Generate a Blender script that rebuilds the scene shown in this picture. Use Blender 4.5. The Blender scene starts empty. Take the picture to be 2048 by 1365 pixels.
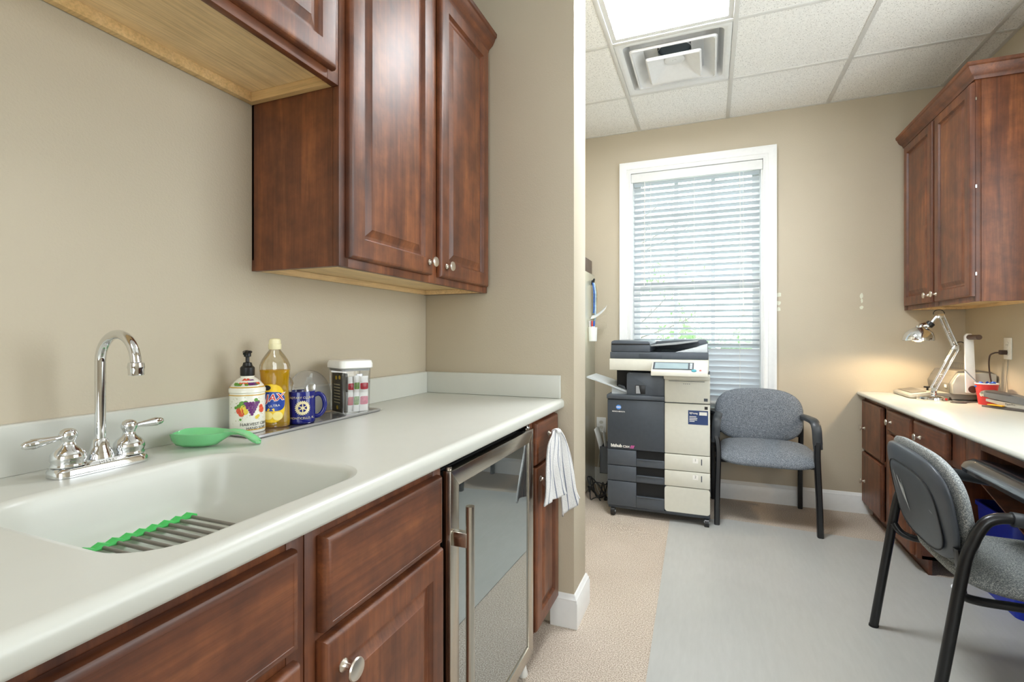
import bpy, bmesh, math, random
from math import sin, cos, pi, radians, sqrt, atan2
from mathutils import Vector, Matrix

random.seed(7)
S = bpy.context.scene
COL = S.collection

# ------------------------------------------------------------------ camera, world, exposure
F_PX, V0, YAW, CAM_H = 994.3, 671.04, 0.3788, 1.1687
cam_d = bpy.data.cameras.new('camera')
cam_d.sensor_width = 36.0
cam_d.lens = 36.0 * F_PX / 2048.0
cam_d.shift_y = -(682.5 - V0) / 2048.0
cam_d.clip_start = 0.02
cam = bpy.data.objects.new('camera', cam_d)
cam.location = (0, 0, CAM_H)
cam.rotation_euler = (pi / 2, 0, YAW)
COL.objects.link(cam)
S.camera = cam

S.view_settings.view_transform = 'Standard'
S.view_settings.look = 'None'
S.view_settings.exposure = 0.62
S.view_settings.gamma = 1.0
S.view_settings.use_curve_mapping = False
S.cycles.use_denoising = True
S.cycles.max_bounces = 10
S.cycles.diffuse_bounces = 6
S.cycles.glossy_bounces = 5
S.cycles.transparent_max_bounces = 24
S.cycles.sample_clamp_indirect = 6.0
S.cycles.caustics_reflective = False
S.cycles.caustics_refractive = False

W = bpy.data.worlds.new('overcast_sky')
S.world = W
W.use_nodes = True
bg = W.node_tree.nodes['Background']
bg.inputs['Color'].default_value = (0.90, 0.97, 1.0, 1)
bg.inputs['Strength'].default_value = 4.6

# room planes (metres)
XL, YW, XE, YE, YB, XR, ZC = -1.191, 1.940, -0.5045, 2.134, 3.888, 1.466, 2.730
YF = -2.1
G0, R0, GS = -0.4965, 3.2998, 0.6158        # ceiling grid

def area_light(name, loc, rot, sx, sy, power, color, portal=False):
    d = bpy.data.lights.new(name, 'AREA')
    d.shape = 'RECTANGLE'; d.size = sx; d.size_y = sy
    d.energy = power; d.color = color
    if portal: d.cycles.is_portal = True
    o = bpy.data.objects.new(name, d); o.location = loc; o.rotation_euler = rot
    COL.objects.link(o); return o
area_light('window_sky_portal', (-0.11, YB + 0.17, 1.5), (-pi / 2, 0, 0), 0.95, 1.85, 1, (1, 1, 1), True)
area_light('added_rear_window_portal', (.5, YF - .16, 1.6), (pi / 2, 0, 0), 1.6, 1.4, 1, (1, 1, 1), True)  # sky portal for the window added behind the viewer as fill

area_light('added_side_window_portal', (XR + .16, 1.65, 1.6), (0, pi / 2, 0), 1.5, 1.6, 1, (1, 1, 1), True)  # sky portal for the unseen window added in the right wall

# ------------------------------------------------------------------ colour and material helpers
def srgb(r, g, b):
    f = lambda c: (c / 12.92 if c <= 0.04045 else ((c + 0.055) / 1.055) ** 2.4)
    return (f(r / 255), f(g / 255), f(b / 255), 1)

class NT:
    def __init__(s, name):
        s.m = bpy.data.materials.new(name); s.m.use_nodes = True
        s.t = s.m.node_tree; s.n = s.t.nodes; s.l = s.t.links
        s.p = s.n['Principled BSDF']; s.out = s.n['Material Output']
    def node(s, typ, **kw):
        n = s.n.new(typ)
        for k, v in kw.items():
            if k in n.inputs: n.inputs[k].default_value = v
            else: setattr(n, k, v)
        return n
    def coord(s, scale=(1, 1, 1), rot=(0, 0, 0)):
        tc = s.node('ShaderNodeTexCoord'); mp = s.node('ShaderNodeMapping')
        mp.inputs['Scale'].default_value = scale; mp.inputs['Rotation'].default_value = rot
        s.l.new(tc.outputs['Object'], mp.inputs['Vector']); return mp.outputs['Vector']
    def noise(s, vec, scale, detail=2, rough=0.5, dist=0.0):
        n = s.node('ShaderNodeTexNoise'); n.inputs['Scale'].default_value = scale
        n.inputs['Detail'].default_value = detail; n.inputs['Roughness'].default_value = rough
        n.inputs['Distortion'].default_value = dist
        s.l.new(vec, n.inputs['Vector']); return n.outputs['Fac']
    def ramp(s, fac, stops, interp='LINEAR'):
        r = s.node('ShaderNodeValToRGB'); r.color_ramp.interpolation = interp
        e = r.color_ramp.elements
        while len(e) < len(stops): e.new(0.5)
        for el, (p, c) in zip(e, stops): el.position = p; el.color = c
        s.l.new(fac, r.inputs['Fac']); return r.outputs['Color']
    def mix(s, a, b, fac=0.5, mode='MIX'):
        m = s.node('ShaderNodeMix', data_type='RGBA', blend_type=mode)
        for sock, v in ((m.inputs[6], a), (m.inputs[7], b), (m.inputs[0], fac)):
            if hasattr(v, 'links') or isinstance(v, bpy.types.NodeSocket): s.l.new(v, sock)
            else: sock.default_value = v
        return m.outputs[2]
    def bump(s, h, strength, dist=0.001):
        b = s.node('ShaderNodeBump'); b.inputs['Strength'].default_value = strength
        b.inputs['Distance'].default_value = dist
        s.l.new(h, b.inputs['Height']); s.l.new(b.outputs['Normal'], s.p.inputs['Normal'])
    def set(s, color=None, rough=None, metal=None, **kw):
        if color is not None:
            if isinstance(color, bpy.types.NodeSocket): s.l.new(color, s.p.inputs['Base Color'])
            else: s.p.inputs['Base Color'].default_value = color
        if rough is not None: s.p.inputs['Roughness'].default_value = rough
        if metal is not None: s.p.inputs['Metallic'].default_value = metal
        for k, v in kw.items(): s.p.inputs[k.replace('_', ' ')].default_value = v
        return s.m

def plain(name, rgb, rough=0.5, metal=0.0, var=0.05, scale=40, bump=0.0, **kw):
    t = NT(name); c = srgb(*rgb)
    v = t.coord(); f = t.noise(v, scale, 3)
    lo = tuple(x * (1 - var) for x in c[:3]) + (1,); hi = tuple(min(1, x * (1 + var)) for x in c[:3]) + (1,)
    col = t.ramp(f, [(0.3, lo), (0.7, hi)])
    if bump: t.bump(f, bump)
    return t.set(col, rough, metal, **kw)

def wood(name, axis, dark, mid, light, rough=0.46, coat=0.30, k=1.0):
    t = NT(name)
    st = [22, 22, 22]; st[axis] = 1.3
    v = t.coord(tuple(st)); v2 = t.coord((1, 1, 1)); st3 = [160, 160, 160]; st3[axis] = 6
    v3 = t.coord(tuple(st3)); st4 = [9, 9, 9]; st4[axis] = 1.0; v4 = t.coord(tuple(st4))
    g = t.noise(v, 1.0, 5, 0.6, 0.6); mott = t.noise(v2, 11.0, 4, 0.62); fine = t.noise(v3, 1.0, 3, 0.7)
    broad = t.noise(v4, 0.9, 2, 0.4, 0.3)
    c1 = t.ramp(g, [(0.25, srgb(*dark)), (0.52, srgb(*mid)), (0.8, srgb(*light))])
    m_ = lambda *c: tuple(1 + (x - 1) * k for x in c) + (1,)
    c2 = t.ramp(mott, [(0.3, m_(0.56, 0.52, 0.52)), (0.70, m_(1.25, 1.23, 1.18))])
    c3 = t.ramp(fine, [(0.3, (0.80, 0.78, 0.76, 1)), (0.62, (1.06, 1.06, 1.06, 1))])
    c4 = t.ramp(broad, [(0.35, m_(0.80, 0.76, 0.76)), (0.68, m_(1.15, 1.15, 1.12))])
    c = t.mix(t.mix(t.mix(c1, c2, 1.0, 'MULTIPLY'), c3, 1.0, 'MULTIPLY'), c4, 1.0, 'MULTIPLY')
    t.bump(fine, 0.08, 0.0006)
    return t.set(c, rough, 0, Coat_Weight=coat, Coat_Roughness=0.46)

def mat_wall():
    t = NT('tan_wall_paint'); v = t.coord()
    big = t.noise(v, 1.2, 3); pe = t.noise(v, 190, 3, 0.55)
    c = t.ramp(big, [(0.3, srgb(188, 177, 156)), (0.7, srgb(195, 184, 163))])
    t.bump(pe, 0.32, 0.0022); return t.set(c, 0.55)
def mat_carpet():
    t = NT('beige_carpet'); v = t.coord()
    a = t.noise(v, 230, 3, 0.75); b = t.noise(v, 3, 3)
    c = t.ramp(a, [(0.32, srgb(128, 110, 96)), (0.5, srgb(190, 176, 160)), (0.66, srgb(240, 230, 218))])
    c2 = t.ramp(b, [(0.3, (0.94, 0.93, 0.92, 1)), (0.7, (1.04, 1.04, 1.04, 1))])
    t.bump(a, 0.5, 0.004); return t.set(t.mix(c, c2, 1.0, 'MULTIPLY'), 0.95)
def mat_tile():
    t = NT('acoustic_ceiling_tile'); v = t.coord()
    a = t.noise(v, 170, 2, 0.6); b = t.noise(v, 60, 3, 0.6)
    pits = t.ramp(a, [(0.31, srgb(128, 124, 118)), (0.40, srgb(244, 243, 240))])
    m = t.ramp(b, [(0.3, (0.93, 0.93, 0.93, 1)), (0.7, (1.03, 1.03, 1.03, 1))])
    t.bump(a, 0.25, 0.003); return t.set(t.mix(pits, m, 1.0, 'MULTIPLY'), 0.9)
def mat_tweed(name, dark, mid, light, sc=420):
    t = NT(name); v = t.coord()
    a = t.noise(v, sc, 2, 0.8); b = t.noise(v, 60, 3)
    c = t.ramp(a, [(0.32, srgb(*dark)), (0.5, srgb(*mid)), (0.66, srgb(*light))])
    c2 = t.ramp(b, [(0.3, (0.9, 0.9, 0.9, 1)), (0.7, (1.08, 1.08, 1.08, 1))])
    t.bump(a, 0.6, 0.002); return t.set(t.mix(c, c2, 1.0, 'MULTIPLY'), 0.95)
def mat_vinyl():
    t = NT('grey_vinyl_sheet'); v = t.coord((9, 1.5, 1)); v2 = t.coord()
    a = t.noise(v, 6, 4, 0.6, 0.4); b = t.noise(v2, 2.2, 3)
    c = t.ramp(a, [(0.3, srgb(178, 178, 174)), (0.7, srgb(184, 184, 180))])
    c2 = t.ramp(b, [(0.3, (0.95, 0.95, 0.95, 1)), (0.7, (1.03, 1.03, 1.03, 1))])
    t.bump(a, 0.05, 0.001)
    return t.set(t.mix(c, c2, 1.0, 'MULTIPLY'), 0.34)
def mat_clear(name, tint=(1, 1, 1, 1), gloss=0.08, rough=0.02):
    # thin clear sheet: passes light straight through with a Fresnel reflection
    t = NT(name); t.n.remove(t.p)
    tr = t.node('ShaderNodeBsdfTransparent'); tr.inputs['Color'].default_value = tint
    gl = t.node('ShaderNodeBsdfGlossy'); gl.inputs['Roughness'].default_value = rough
    lw = t.node('ShaderNodeLayerWeight'); lw.inputs['Blend'].default_value = 0.35
    ma = t.node('ShaderNodeMath', operation='MULTIPLY_ADD'); ma.inputs[1].default_value = 0.55; ma.inputs[2].default_value = gloss
    mx = t.node('ShaderNodeMixShader')
    t.l.new(lw.outputs['Fresnel'], ma.inputs[0]); t.l.new(ma.outputs[0], mx.inputs[0])
    t.l.new(tr.outputs[0], mx.inputs[1]); t.l.new(gl.outputs[0], mx.inputs[2])
    t.l.new(mx.outputs[0], t.out.inputs['Surface']); return t.m
def mat_emit(name, rgb, strength):
    t = NT(name)
    t.p.inputs['Base Color'].default_value = srgb(*rgb)
    t.p.inputs['Emission Color'].default_value = srgb(*rgb)
    t.p.inputs['Emission Strength'].default_value = strength
    return t.m
def mat_translucent(name, rgb, amount=0.4, rough=0.5):
    t = NT(name)
    t.set(srgb(*rgb), rough)
    tl = t.node('ShaderNodeBsdfTranslucent'); tl.inputs['Color'].default_value = srgb(*rgb)
    mx = t.node('ShaderNodeMixShader'); mx.inputs[0].default_value = amount
    t.l.new(t.p.outputs[0], mx.inputs[1]); t.l.new(tl.outputs[0], mx.inputs[2])
    t.l.new(mx.outputs[0], t.out.inputs['Surface']); return t.m
def mat_steel(name, axis, rgb=(206, 200, 190), rough=0.22):
    t = NT(name); st = [400, 400, 400]; st[axis] = 4
    f = t.noise(t.coord(tuple(st)), 1.0, 2, 0.6)
    c = t.ramp(f, [(0.3, srgb(*[int(x * .93) for x in rgb])), (0.7, srgb(*rgb))])
    t.bump(f, 0.03, 0.0005); return t.set(c, rough, 1.0)

M = {}
M['wall'] = mat_wall(); M['carpet'] = mat_carpet(); M['tile'] = mat_tile(); M['vinyl'] = mat_vinyl()
M['white'] = plain('white_trim_paint', (236, 237, 236), 0.35, var=0.015)
M['grid'] = plain('white_grid_metal', (216, 215, 212), 0.45, var=0.02)
M['cherryZ'] = wood('cherry_wood_upright_grain', 2, (78, 40, 22), (114, 65, 37), (148, 92, 53))
M['cherryY'] = wood('cherry_wood_level_grain', 1, (78, 40, 22), (114, 65, 37), (148, 92, 53))
M['cherryX'] = wood('cherry_wood_cross_grain', 0, (78, 40, 22), (114, 65, 37), (148, 92, 53))
M['maple'] = wood('pale_maple_veneer', 1, (226, 196, 146), (236, 208, 160), (242, 216, 172), 0.5, 0.0, 0.22)
M['mapleX'] = wood('pale_maple_edge', 0, (216, 182, 126), (226, 194, 140), (232, 202, 152), 0.5, 0.0, 0.25)
M['counter'] = plain('cream_solid_surface', (202, 203, 195), 0.34, var=0.012, scale=15)
M['nickel'] = plain('satin_nickel', (224, 216, 204), 0.3, 1.0, var=0.02)
M['chrome'] = plain('polished_chrome', (226, 228, 230), 0.05, 1.0, var=0.01)
M['steelY'] = mat_steel('brushed_steel_level', 1); M['steelZ'] = mat_steel('brushed_steel_upright', 2)
M['black'] = plain('black_plastic', (22, 22, 24), 0.35, var=0.1)
M['blackmatte'] = plain('matte_black', (12, 12, 13), 0.7, var=0.1)
M['charcoal'] = plain('charcoal_plastic', (62, 68, 76), 0.4, var=0.05)
M['charcoal2'] = plain('slate_plastic', (74, 80, 88), 0.38, var=0.05)
M['beige'] = plain('office_beige_plastic', (214, 212, 200), 0.45, var=0.02)
M['whiteplastic'] = plain('white_plastic', (238, 238, 234), 0.3, var=0.02)
M['greyplastic'] = plain('grey_plastic', (150, 152, 154), 0.4, var=0.04)
M['palegrey'] = plain('pale_grey_plastic', (196, 202, 206), 0.35, var=0.03)
M['paper'] = mat_translucent('white_paper', (240, 240, 238), 0.2, 0.7)
M['glassdark'] = plain('dark_tinted_mirror_glass', (176, 184, 186), 0.015, 0.92, var=0.0)
M['clear'] = mat_clear('clear_plastic'); M['pane'] = mat_clear('window_glass', (0.97, 1, 0.99, 1), 0.03)
M['label_white'] = plain('white_print', (238, 236, 230), 0.5, var=0.02)
M['print_black'] = plain('black_print', (28, 26, 28), 0.5)

# ------------------------------------------------------------------ mesh builder
class MB:
    def __init__(s): s.bm = bmesh.new()
    def _merge(s, tb):
        me = bpy.data.meshes.new('tmp'); tb.to_mesh(me); tb.free()
        s.bm.from_mesh(me); bpy.data.meshes.remove(me)
    def box(s, x0, x1, y0, y1, z0, z1, bev=0.0, seg=2):
        tb = bmesh.new(); bmesh.ops.create_cube(tb, size=1)
        for v in tb.verts:
            v.co = Vector(((x0 + x1) / 2 + v.co.x * (x1 - x0), (y0 + y1) / 2 + v.co.y * (y1 - y0), (z0 + z1) / 2 + v.co.z * (z1 - z0)))
        if bev: bmesh.ops.bevel(tb, geom=list(tb.edges), offset=bev, segments=seg, profile=0.5, affect='EDGES')
        s._merge(tb); return s
    def poly(s, pts):
        vs = [s.bm.verts.new(p) for p in pts]; s.bm.faces.new(vs); return s
    def loops(s, loops, cap0=True, cap1=True, closed=True):
        rows = [[s.bm.verts.new(p) for p in L] for L in loops]
        n = len(rows[0])
        for a, b in zip(rows, rows[1:]):
            for i in range(n if closed else n - 1):
                j = (i + 1) % n
                try: s.bm.faces.new((a[i], a[j], b[j], b[i]))
                except ValueError: pass
        if cap0: s.bm.faces.new(list(reversed(rows[0])))
        if cap1: s.bm.faces.new(rows[-1])
        return s
    def prism(s, poly, axis, a0, a1, bev=0.0):
        # poly = 2D points in the two other axes (cyclic order: x->(y,z), y->(x,z), z->(x,y))
        def mk(p, a):
            return {'x': (a, p[0], p[1]), 'y': (p[0], a, p[1]), 'z': (p[0], p[1], a)}[axis]
        tb = bmesh.new()
        A = [tb.verts.new(mk(p, a0)) for p in poly]; B = [tb.verts.new(mk(p, a1)) for p in poly]
        n = len(poly)
        tb.faces.new(A); tb.faces.new(list(reversed(B)))
        for i in range(n): tb.faces.new((A[i], B[i], B[(i + 1) % n], A[(i + 1) % n]))
        if bev: bmesh.ops.bevel(tb, geom=list(tb.edges), offset=bev, segments=2, profile=0.5, affect='EDGES')
        s._merge(tb); return s
    def lathe(s, prof, org=(0, 0, 0), axis=(0, 0, 1), n=28, sx=1.0, sy=1.0, capped=True, rot=0.0):
        ax = Vector(axis).normalized()
        ref = Vector((0, 0, 1)) if abs(ax.z) < 0.9 else Vector((1, 0, 0))
        u = ref.cross(ax).normalized() if abs(ax.z) < 0.9 else Vector((1, 0, 0))
        w = ax.cross(u).normalized(); o = Vector(org)
        L = []
        for r, h in prof:
            r = max(r, 1e-5)
            L.append([o + ax * h + u * (r * sx * cos(2 * pi * i / n + rot)) + w * (r * sy * sin(2 * pi * i / n + rot)) for i in range(n)])
        s.loops(L, capped, capped); return s
    def cyl(s, p0, p1, r0, r1=None, n=20):
        p0, p1 = Vector(p0), Vector(p1); r1 = r0 if r1 is None else r1
        s.lathe([(r0, 0), (r1, (p1 - p0).length)], p0, p1 - p0, n); return s
    def tube(s, pts, r, n=12, sx=1.0, sy=1.0, up=None, smooth=0, square=False, closed=False):
        P = [Vector(p) for p in pts]
        if smooth: P = catmull(P, smooth)
        R = r if isinstance(r, (list, tuple)) else [r] * len(P)
        if len(R) != len(P):
            R = [R[int(round(i * (len(R) - 1) / (len(P) - 1)))] for i in range(len(P))]
        t0 = (P[1] - P[0]).normalized()
        nrm = Vector(up) if up else (Vector((0, 0, 1)) if abs(t0.z) < 0.9 else Vector((1, 0, 0)))
        L = []
        for i, p in enumerate(P):
            t = ((P[min(i + 1, len(P) - 1)] - P[max(i - 1, 0)])).normalized()
            nrm = (nrm - t * nrm.dot(t))
            if nrm.length < 1e-6: nrm = t.orthogonal()
            nrm.normalize(); b = t.cross(nrm)
            if square:
                cs = [(1, .6), (.6, 1), (-.6, 1), (-1, .6), (-1, -.6), (-.6, -1), (.6, -1), (1, -.6)]
                L.append([p + nrm * (x * R[i] * sx) + b * (y * R[i] * sy) for x, y in cs])
            else:
                L.append([p + nrm * (cos(2 * pi * k / n) * R[i] * sx) + b * (sin(2 * pi * k / n) * R[i] * sy) for k in range(n)])
        s.loops(L); return s
    def sheet(s, f, nu, nv, closed_u=False):
        g = [[s.bm.verts.new(f(i / nu, j / nv)) for i in range(nu + (0 if closed_u else 1))] for j in range(nv + 1)]
        for j in range(nv):
            m = len(g[0])
            for i in range(m if closed_u else m - 1):
                k = (i + 1) % m
                s.bm.faces.new((g[j][i], g[j][k], g[j + 1][k], g[j + 1][i]))
        return s
    def pillow(s, pos, hw, hh, ex, tf, tb, nr=10, na=48, p=3.0, inner=0.0):
        # pos(a,b,t): a,b in plane (metres), t = thickness coordinate
        def sup(th):
            c, d = cos(th), sin(th)
            return (math.copysign(abs(c) ** (2 / ex), c) * hw, math.copysign(abs(d) ** (2 / ex), d) * hh)
        rr = [sin(pi / 2 * k / nr) for k in range(1, nr + 1)]
        L = []
        for sgn, T, seq in ((1, tf, rr), (-1, tb, list(reversed(rr))[1:])):
            for r in seq:
                t = T * (max(0.0, 1 - r ** p)) ** (1 / 2.2)
                L.append([pos(*(r * q for q in sup(2 * pi * i / na)), sgn * t) for i in range(na)])
        s.loops(L); return s
    def solidify(s, th):
        g = bmesh.ops.solidify(s.bm, geom=list(s.bm.faces), thickness=th); return s
    def build(s, name, mat, parent=None, smooth=35, recalc=True, loc=None, world=True):
        bm = s.bm
        bmesh.ops.remove_doubles(bm, verts=list(bm.verts), dist=1e-6)
        if recalc: bmesh.ops.recalc_face_normals(bm, faces=list(bm.faces))
        root = parent
        off = Vector((0, 0, 0))
        if world:
            q = parent
            while q is not None: off += q.location; q = q.parent
        if loc is not None: off = off + Vector(loc) if parent is None else off
        if off.length > 0: bmesh.ops.translate(bm, verts=list(bm.verts), vec=-off)
        me = bpy.data.meshes.new(name); bm.to_mesh(me); bm.free()
        for pl in me.polygons: pl.use_smooth = True
        me.set_sharp_from_angle(angle=radians(smooth))
        o = bpy.data.objects.new(name, me); COL.objects.link(o)
        if parent: o.parent = parent
        elif loc is not None: o.location = loc
        for m in (mat if isinstance(mat, list) else [mat]): me.materials.append(m)
        return o

def catmull(P, k):
    out = []
    for i in range(len(P) - 1):
        a, b, c, d = P[max(i - 1, 0)], P[i], P[i + 1], P[min(i + 2, len(P) - 1)]
        for j in range(k):
            t = j / k
            out.append(0.5 * ((2 * b) + (c - a) * t + (2 * a - 5 * b + 4 * c - d) * t * t + (3 * b - a - 3 * c + d) * t ** 3))
    out.append(P[-1]); return out

def thing(name, label, cat, loc, group=None):
    o = bpy.data.objects.new(name, None); COL.objects.link(o); o.location = loc
    o.empty_display_size = 0.05
    return tag(o, label, cat, group)
def tag(o, label, cat=None, group=None):
    o['label'] = label
    if cat: o['category'] = cat
    if group: o['group'] = group
    return o
def struct(o): o['kind'] = 'structure'; return o
def copy_tree(o, parent=None, loc=None):
    c = o.copy(); COL.objects.link(c)
    if parent: c.parent = parent
    if loc is not None: c.location = loc
    for ch in list(o.children): copy_tree(ch, c)
    return c

def rect_loops(w, h, prof, fn, cap=True):
    """concentric rectangle loops; prof = [(inset, height)]; fn(a, b, n) -> point"""
    L = []
    for ins, n in prof:
        L.append([fn(ins, ins, n), fn(w - ins, ins, n), fn(w - ins, h - ins, n), fn(ins, h - ins, n)])
    return MB().loops(L, True, cap)
DOOR = [(0, 0), (0, .009), (.0008, .0125), (.0030, .0165), (.0065, .0190), (.0105, .0200), (.0525, .0200), (.0530, .0185), (.0560, .0150), (.0580, .0100), (.0600, .0085), (.0660, .0085), (.0700, .0100), (.0860, .0165), (.0880, .0180), (.0900, .0183)]
DRAWER = [(0, 0), (0, .008), (.0008, .0120), (.0032, .0162), (.0070, .0188), (.0115, .0200), (.0135, .0200), (.0142, .0190), (.0160, .0190)]

def fn_plane(x, y0, z0, nx):
    """front plane at constant x facing nx; a runs along +y, b along +z"""
    return lambda a, b, n: Vector((x + nx * n, y0 + a, z0 + b))

def rrect(cx, cy, hx, hy, r, n=8):
    pts = []
    r = min(r, hx, hy)
    for qx, qy, a0 in ((1, 1, 0), (-1, 1, pi / 2), (-1, -1, pi), (1, -1, 3 * pi / 2)):
        for k in range(n + 1):
            a = a0 + pi / 2 * k / n
            pts.append((cx + qx * (hx - r) + r * cos(a), cy + qy * (hy - r) + r * sin(a)))
    return pts

def sweep(path, prof, mapf, closed=False):
    """mitred sweep: path of 2D points, prof = [(offset, h)], offset to the left of travel; mapf(p2, h) -> 3D"""
    n = len(path); L = []
    P = [Vector(p) for p in path]
    for i in range(n):
        if closed: a, b, c = P[i - 1], P[i], P[(i + 1) % n]
        else: a, b, c = P[max(i - 1, 0)], P[i], P[min(i + 1, n - 1)]
        d1 = (b - a).normalized() if (b - a).length else (c - b).normalized()
        d2 = (c - b).normalized() if (c - b).length else d1
        n1, n2 = Vector((-d1.y, d1.x)), Vector((-d2.y, d2.x))
        m = (n1 + n2); m = m / m.dot(n1) if m.length > 1e-6 else n1
        L.append([mapf(b + m * o, h) for o, h in prof])
    if closed: L.append(list(L[0]))
    return MB().loops(L, not closed, not closed)

def text_mesh(body, size, mat, parent, fn, name='lettering', align='CENTER', extrude=0.0, spacing=1.0, shear=0.0, bold=0.0):
    """text -> mesh; fn(x, y, z) maps text-plane coordinates to world space"""
    cu = bpy.data.curves.new(name, 'FONT'); cu.body = body; cu.size = size
    cu.align_x = align; cu.align_y = 'CENTER'; cu.extrude = extrude; cu.space_character = spacing
    cu.shear = shear; cu.offset = bold; cu.resolution_u = 3
    to = bpy.data.objects.new(name, cu); COL.objects.link(to)
    dg = bpy.context.evaluated_depsgraph_get(); dg.update()
    me = bpy.data.meshes.new_from_object(to.evaluated_get(dg))
    bpy.data.objects.remove(to); bpy.data.curves.remove(cu)
    off = Vector((0, 0, 0)); q = parent
    while q is not None: off += q.location; q = q.parent
    for v in me.vertices: v.co = Vector(fn(v.co.x, v.co.y, v.co.z)) - off
    me.materials.clear(); me.materials.append(mat)
    o = bpy.data.objects.new(name, me); COL.objects.link(o); o.parent = parent
    return o

def knob(pos, axis, parent, mat=None, sc=1.0, name='knob'):
    pr = [(0, 0), (.0095, 0), (.0095, .002), (.0075, .004), (.005, .008), (.0045, .015), (.006, .019), (.010, .0205), (.0155, .0225), (.0168, .025), (.0155, .0275), (.009, .0295), (0, .030)]
    return MB().lathe([(r * sc, h * sc) for r, h in pr], pos, axis, 24).build(name, mat or M['nickel'], parent)


# ------------------------------------------------------------------ the setting
T = 0.14
struct(MB().box(XL - T, XR + T, YF - T, YB + T, -0.06, 0).build('floor', M['carpet']))
struct(MB().box(XL - T, XL, YF - T, YB + T, 0, 3.0).build('wall_left', M['wall']))
SW = (.85, 2.45, .9, 2.3)      # unseen opening added in the right wall to daylight the counter
wr = MB(); wr.box(XR, XR + T, YF - T, SW[0], 0, 3.0); wr.box(XR, XR + T, SW[1], YB + T, 0, 3.0); wr.box(XR, XR + T, SW[0], SW[1], 0, SW[2]); wr.box(XR, XR + T, SW[0], SW[1], SW[3], 3.0)
struct(wr.build('wall_right', M['wall']))
w3 = thing('added_side_window', 'unseen wide window added in the right wall to daylight the kitchenette', 'window', (XR, 1.65, SW[2])); struct(w3)
wr = MB()
for y in (SW[0], 1.63, SW[1] - .04): wr.box(XR + .05, XR + .10, y, y + .04, SW[2], SW[3])
for z in (SW[2], SW[3] - .04): wr.box(XR + .05, XR + .10, SW[0], SW[1], z, z + .04)
wr.build('window_frame', M['white'], w3)
MB().box(XR - .05, XR + .02, SW[0] - .06, SW[1] + .06, SW[2] - .03, SW[2], .004).build('window_sill', M['white'], w3)
RW = (-.3, 1.3, .9, 2.3)      # unseen opening added behind the viewer for fill daylight
wf = MB(); wf.box(XL, RW[0], YF - T, YF, 0, 3.0); wf.box(RW[1], XR, YF - T, YF, 0, 3.0); wf.box(RW[0], RW[1], YF - T, YF, 0, RW[2]); wf.box(RW[0], RW[1], YF - T, YF, RW[3], 3.0)
struct(wf.build('wall_front', M['wall']))
w2 = thing('added_rear_window', 'unseen wide window added behind the viewer for fill daylight', 'window', (.5, YF, RW[2])); struct(w2)
wf = MB()
for x in (RW[0], .48, RW[1] - .04): wf.box(x, x + .04, YF - .10, YF - .05, RW[2], RW[3])
for z in (RW[2], RW[3] - .04): wf.box(RW[0], RW[1], YF - .10, YF - .05, z, z + .04)
wf.build('window_frame', M['white'], w2)
MB().box(RW[0] - .06, RW[1] + .06, YF - .02, YF + .05, RW[2] - .03, RW[2], .004).build('window_sill', M['white'], w2)
struct(MB().box(XL, XE, YW, YE, 0, 3.0, 0.004).build('wall_partition', M['wall']))
WX0, WX1, WZ0, WZ1 = -0.562, 0.345, 0.625, 2.404
wb = MB()
wb.box(XL, WX0, YB, YB + T, 0, 3.0); wb.box(WX1, XR, YB, YB + T, 0, 3.0)
wb.box(WX0, WX1, YB, YB + T, 0, WZ0); wb.box(WX0, WX1, YB, YB + T, WZ1, 3.0)
wall_back = struct(wb.build('wall_back', M['wall']))
# bare patches where tape pulled the paint off
M['patch'] = plain('bare_plaster', (222, 224, 208), 0.8, var=0.04)
for (x, z, w, h, sd) in ((.443, 1.449, .018, .028, 1), (.442, 1.393, .014, .028, 2), (.443, 1.350, .013, .026, 3), (.927, 1.43, .010, .035, 4), (.928, 1.395, .006, .022, 5), (.926, 1.352, .011, .022, 6)):
    rnd = random.Random(sd)
    pts = []
    for k in range(11):
        a = 2 * pi * k / 11; r = rnd.uniform(.72, 1.12)
        pts.append((x + cos(a) * w * r, z + sin(a) * h * r * .62))
    MB().prism(pts, 'y', YB - .0012, YB + .001).build('bare_patch', M['patch'], wall_back)

# ceiling: lay-in tiles, one cell open for the air diffuser and two for the light panels
cells_open = {(0, 1), (0, 2), (0, 7)}
cb = MB()
xs = [G0 + GS * k for k in range(-2, 5)]; ys = [R0 - GS * k for k in range(-1, 10)]
def cl(v, a, b): return max(a, min(b, v))
for i in range(-2, 4):
    for j in range(0, 10):
        if (i, j) in cells_open: continue
        x0, x1 = cl(G0 + GS * i, XL, XR), cl(G0 + GS * (i + 1), XL, XR)
        y1, y0 = cl(R0 - GS * (j - 1), YF, YB), cl(R0 - GS * j, YF, YB)
        if x1 - x0 < .01 or y1 - y0 < .01: continue
        cb.box(x0, x1, y0, y1, ZC, ZC + .018)
cb.box(XL, XR, YF, YB, 2.98, 3.02)
struct(cb.build('ceiling', M['tile']))
tb = MB()
for k in range(-1, 4):
    x = G0 + GS * k
    if XL < x < XR: tb.box(x - .012, x + .012, YF, YB, ZC - .005, ZC + .002, .0015)
for k in range(0, 9):
    y = R0 - GS * k
    if YF < y < YB: tb.box(XL, XR, y - .012, y + .012, ZC - .0045, ZC + .002, .0015)
for x in (XL, XR):
    tb.box(x - .02, x + .02, YF, YB, ZC - .003, ZC + .001)
for y in (YB, YF): tb.box(XL, XR, y - .02, y + .02, ZC - .003, ZC + .001)
struct(tb.build('trim_1', M['grid']))

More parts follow.
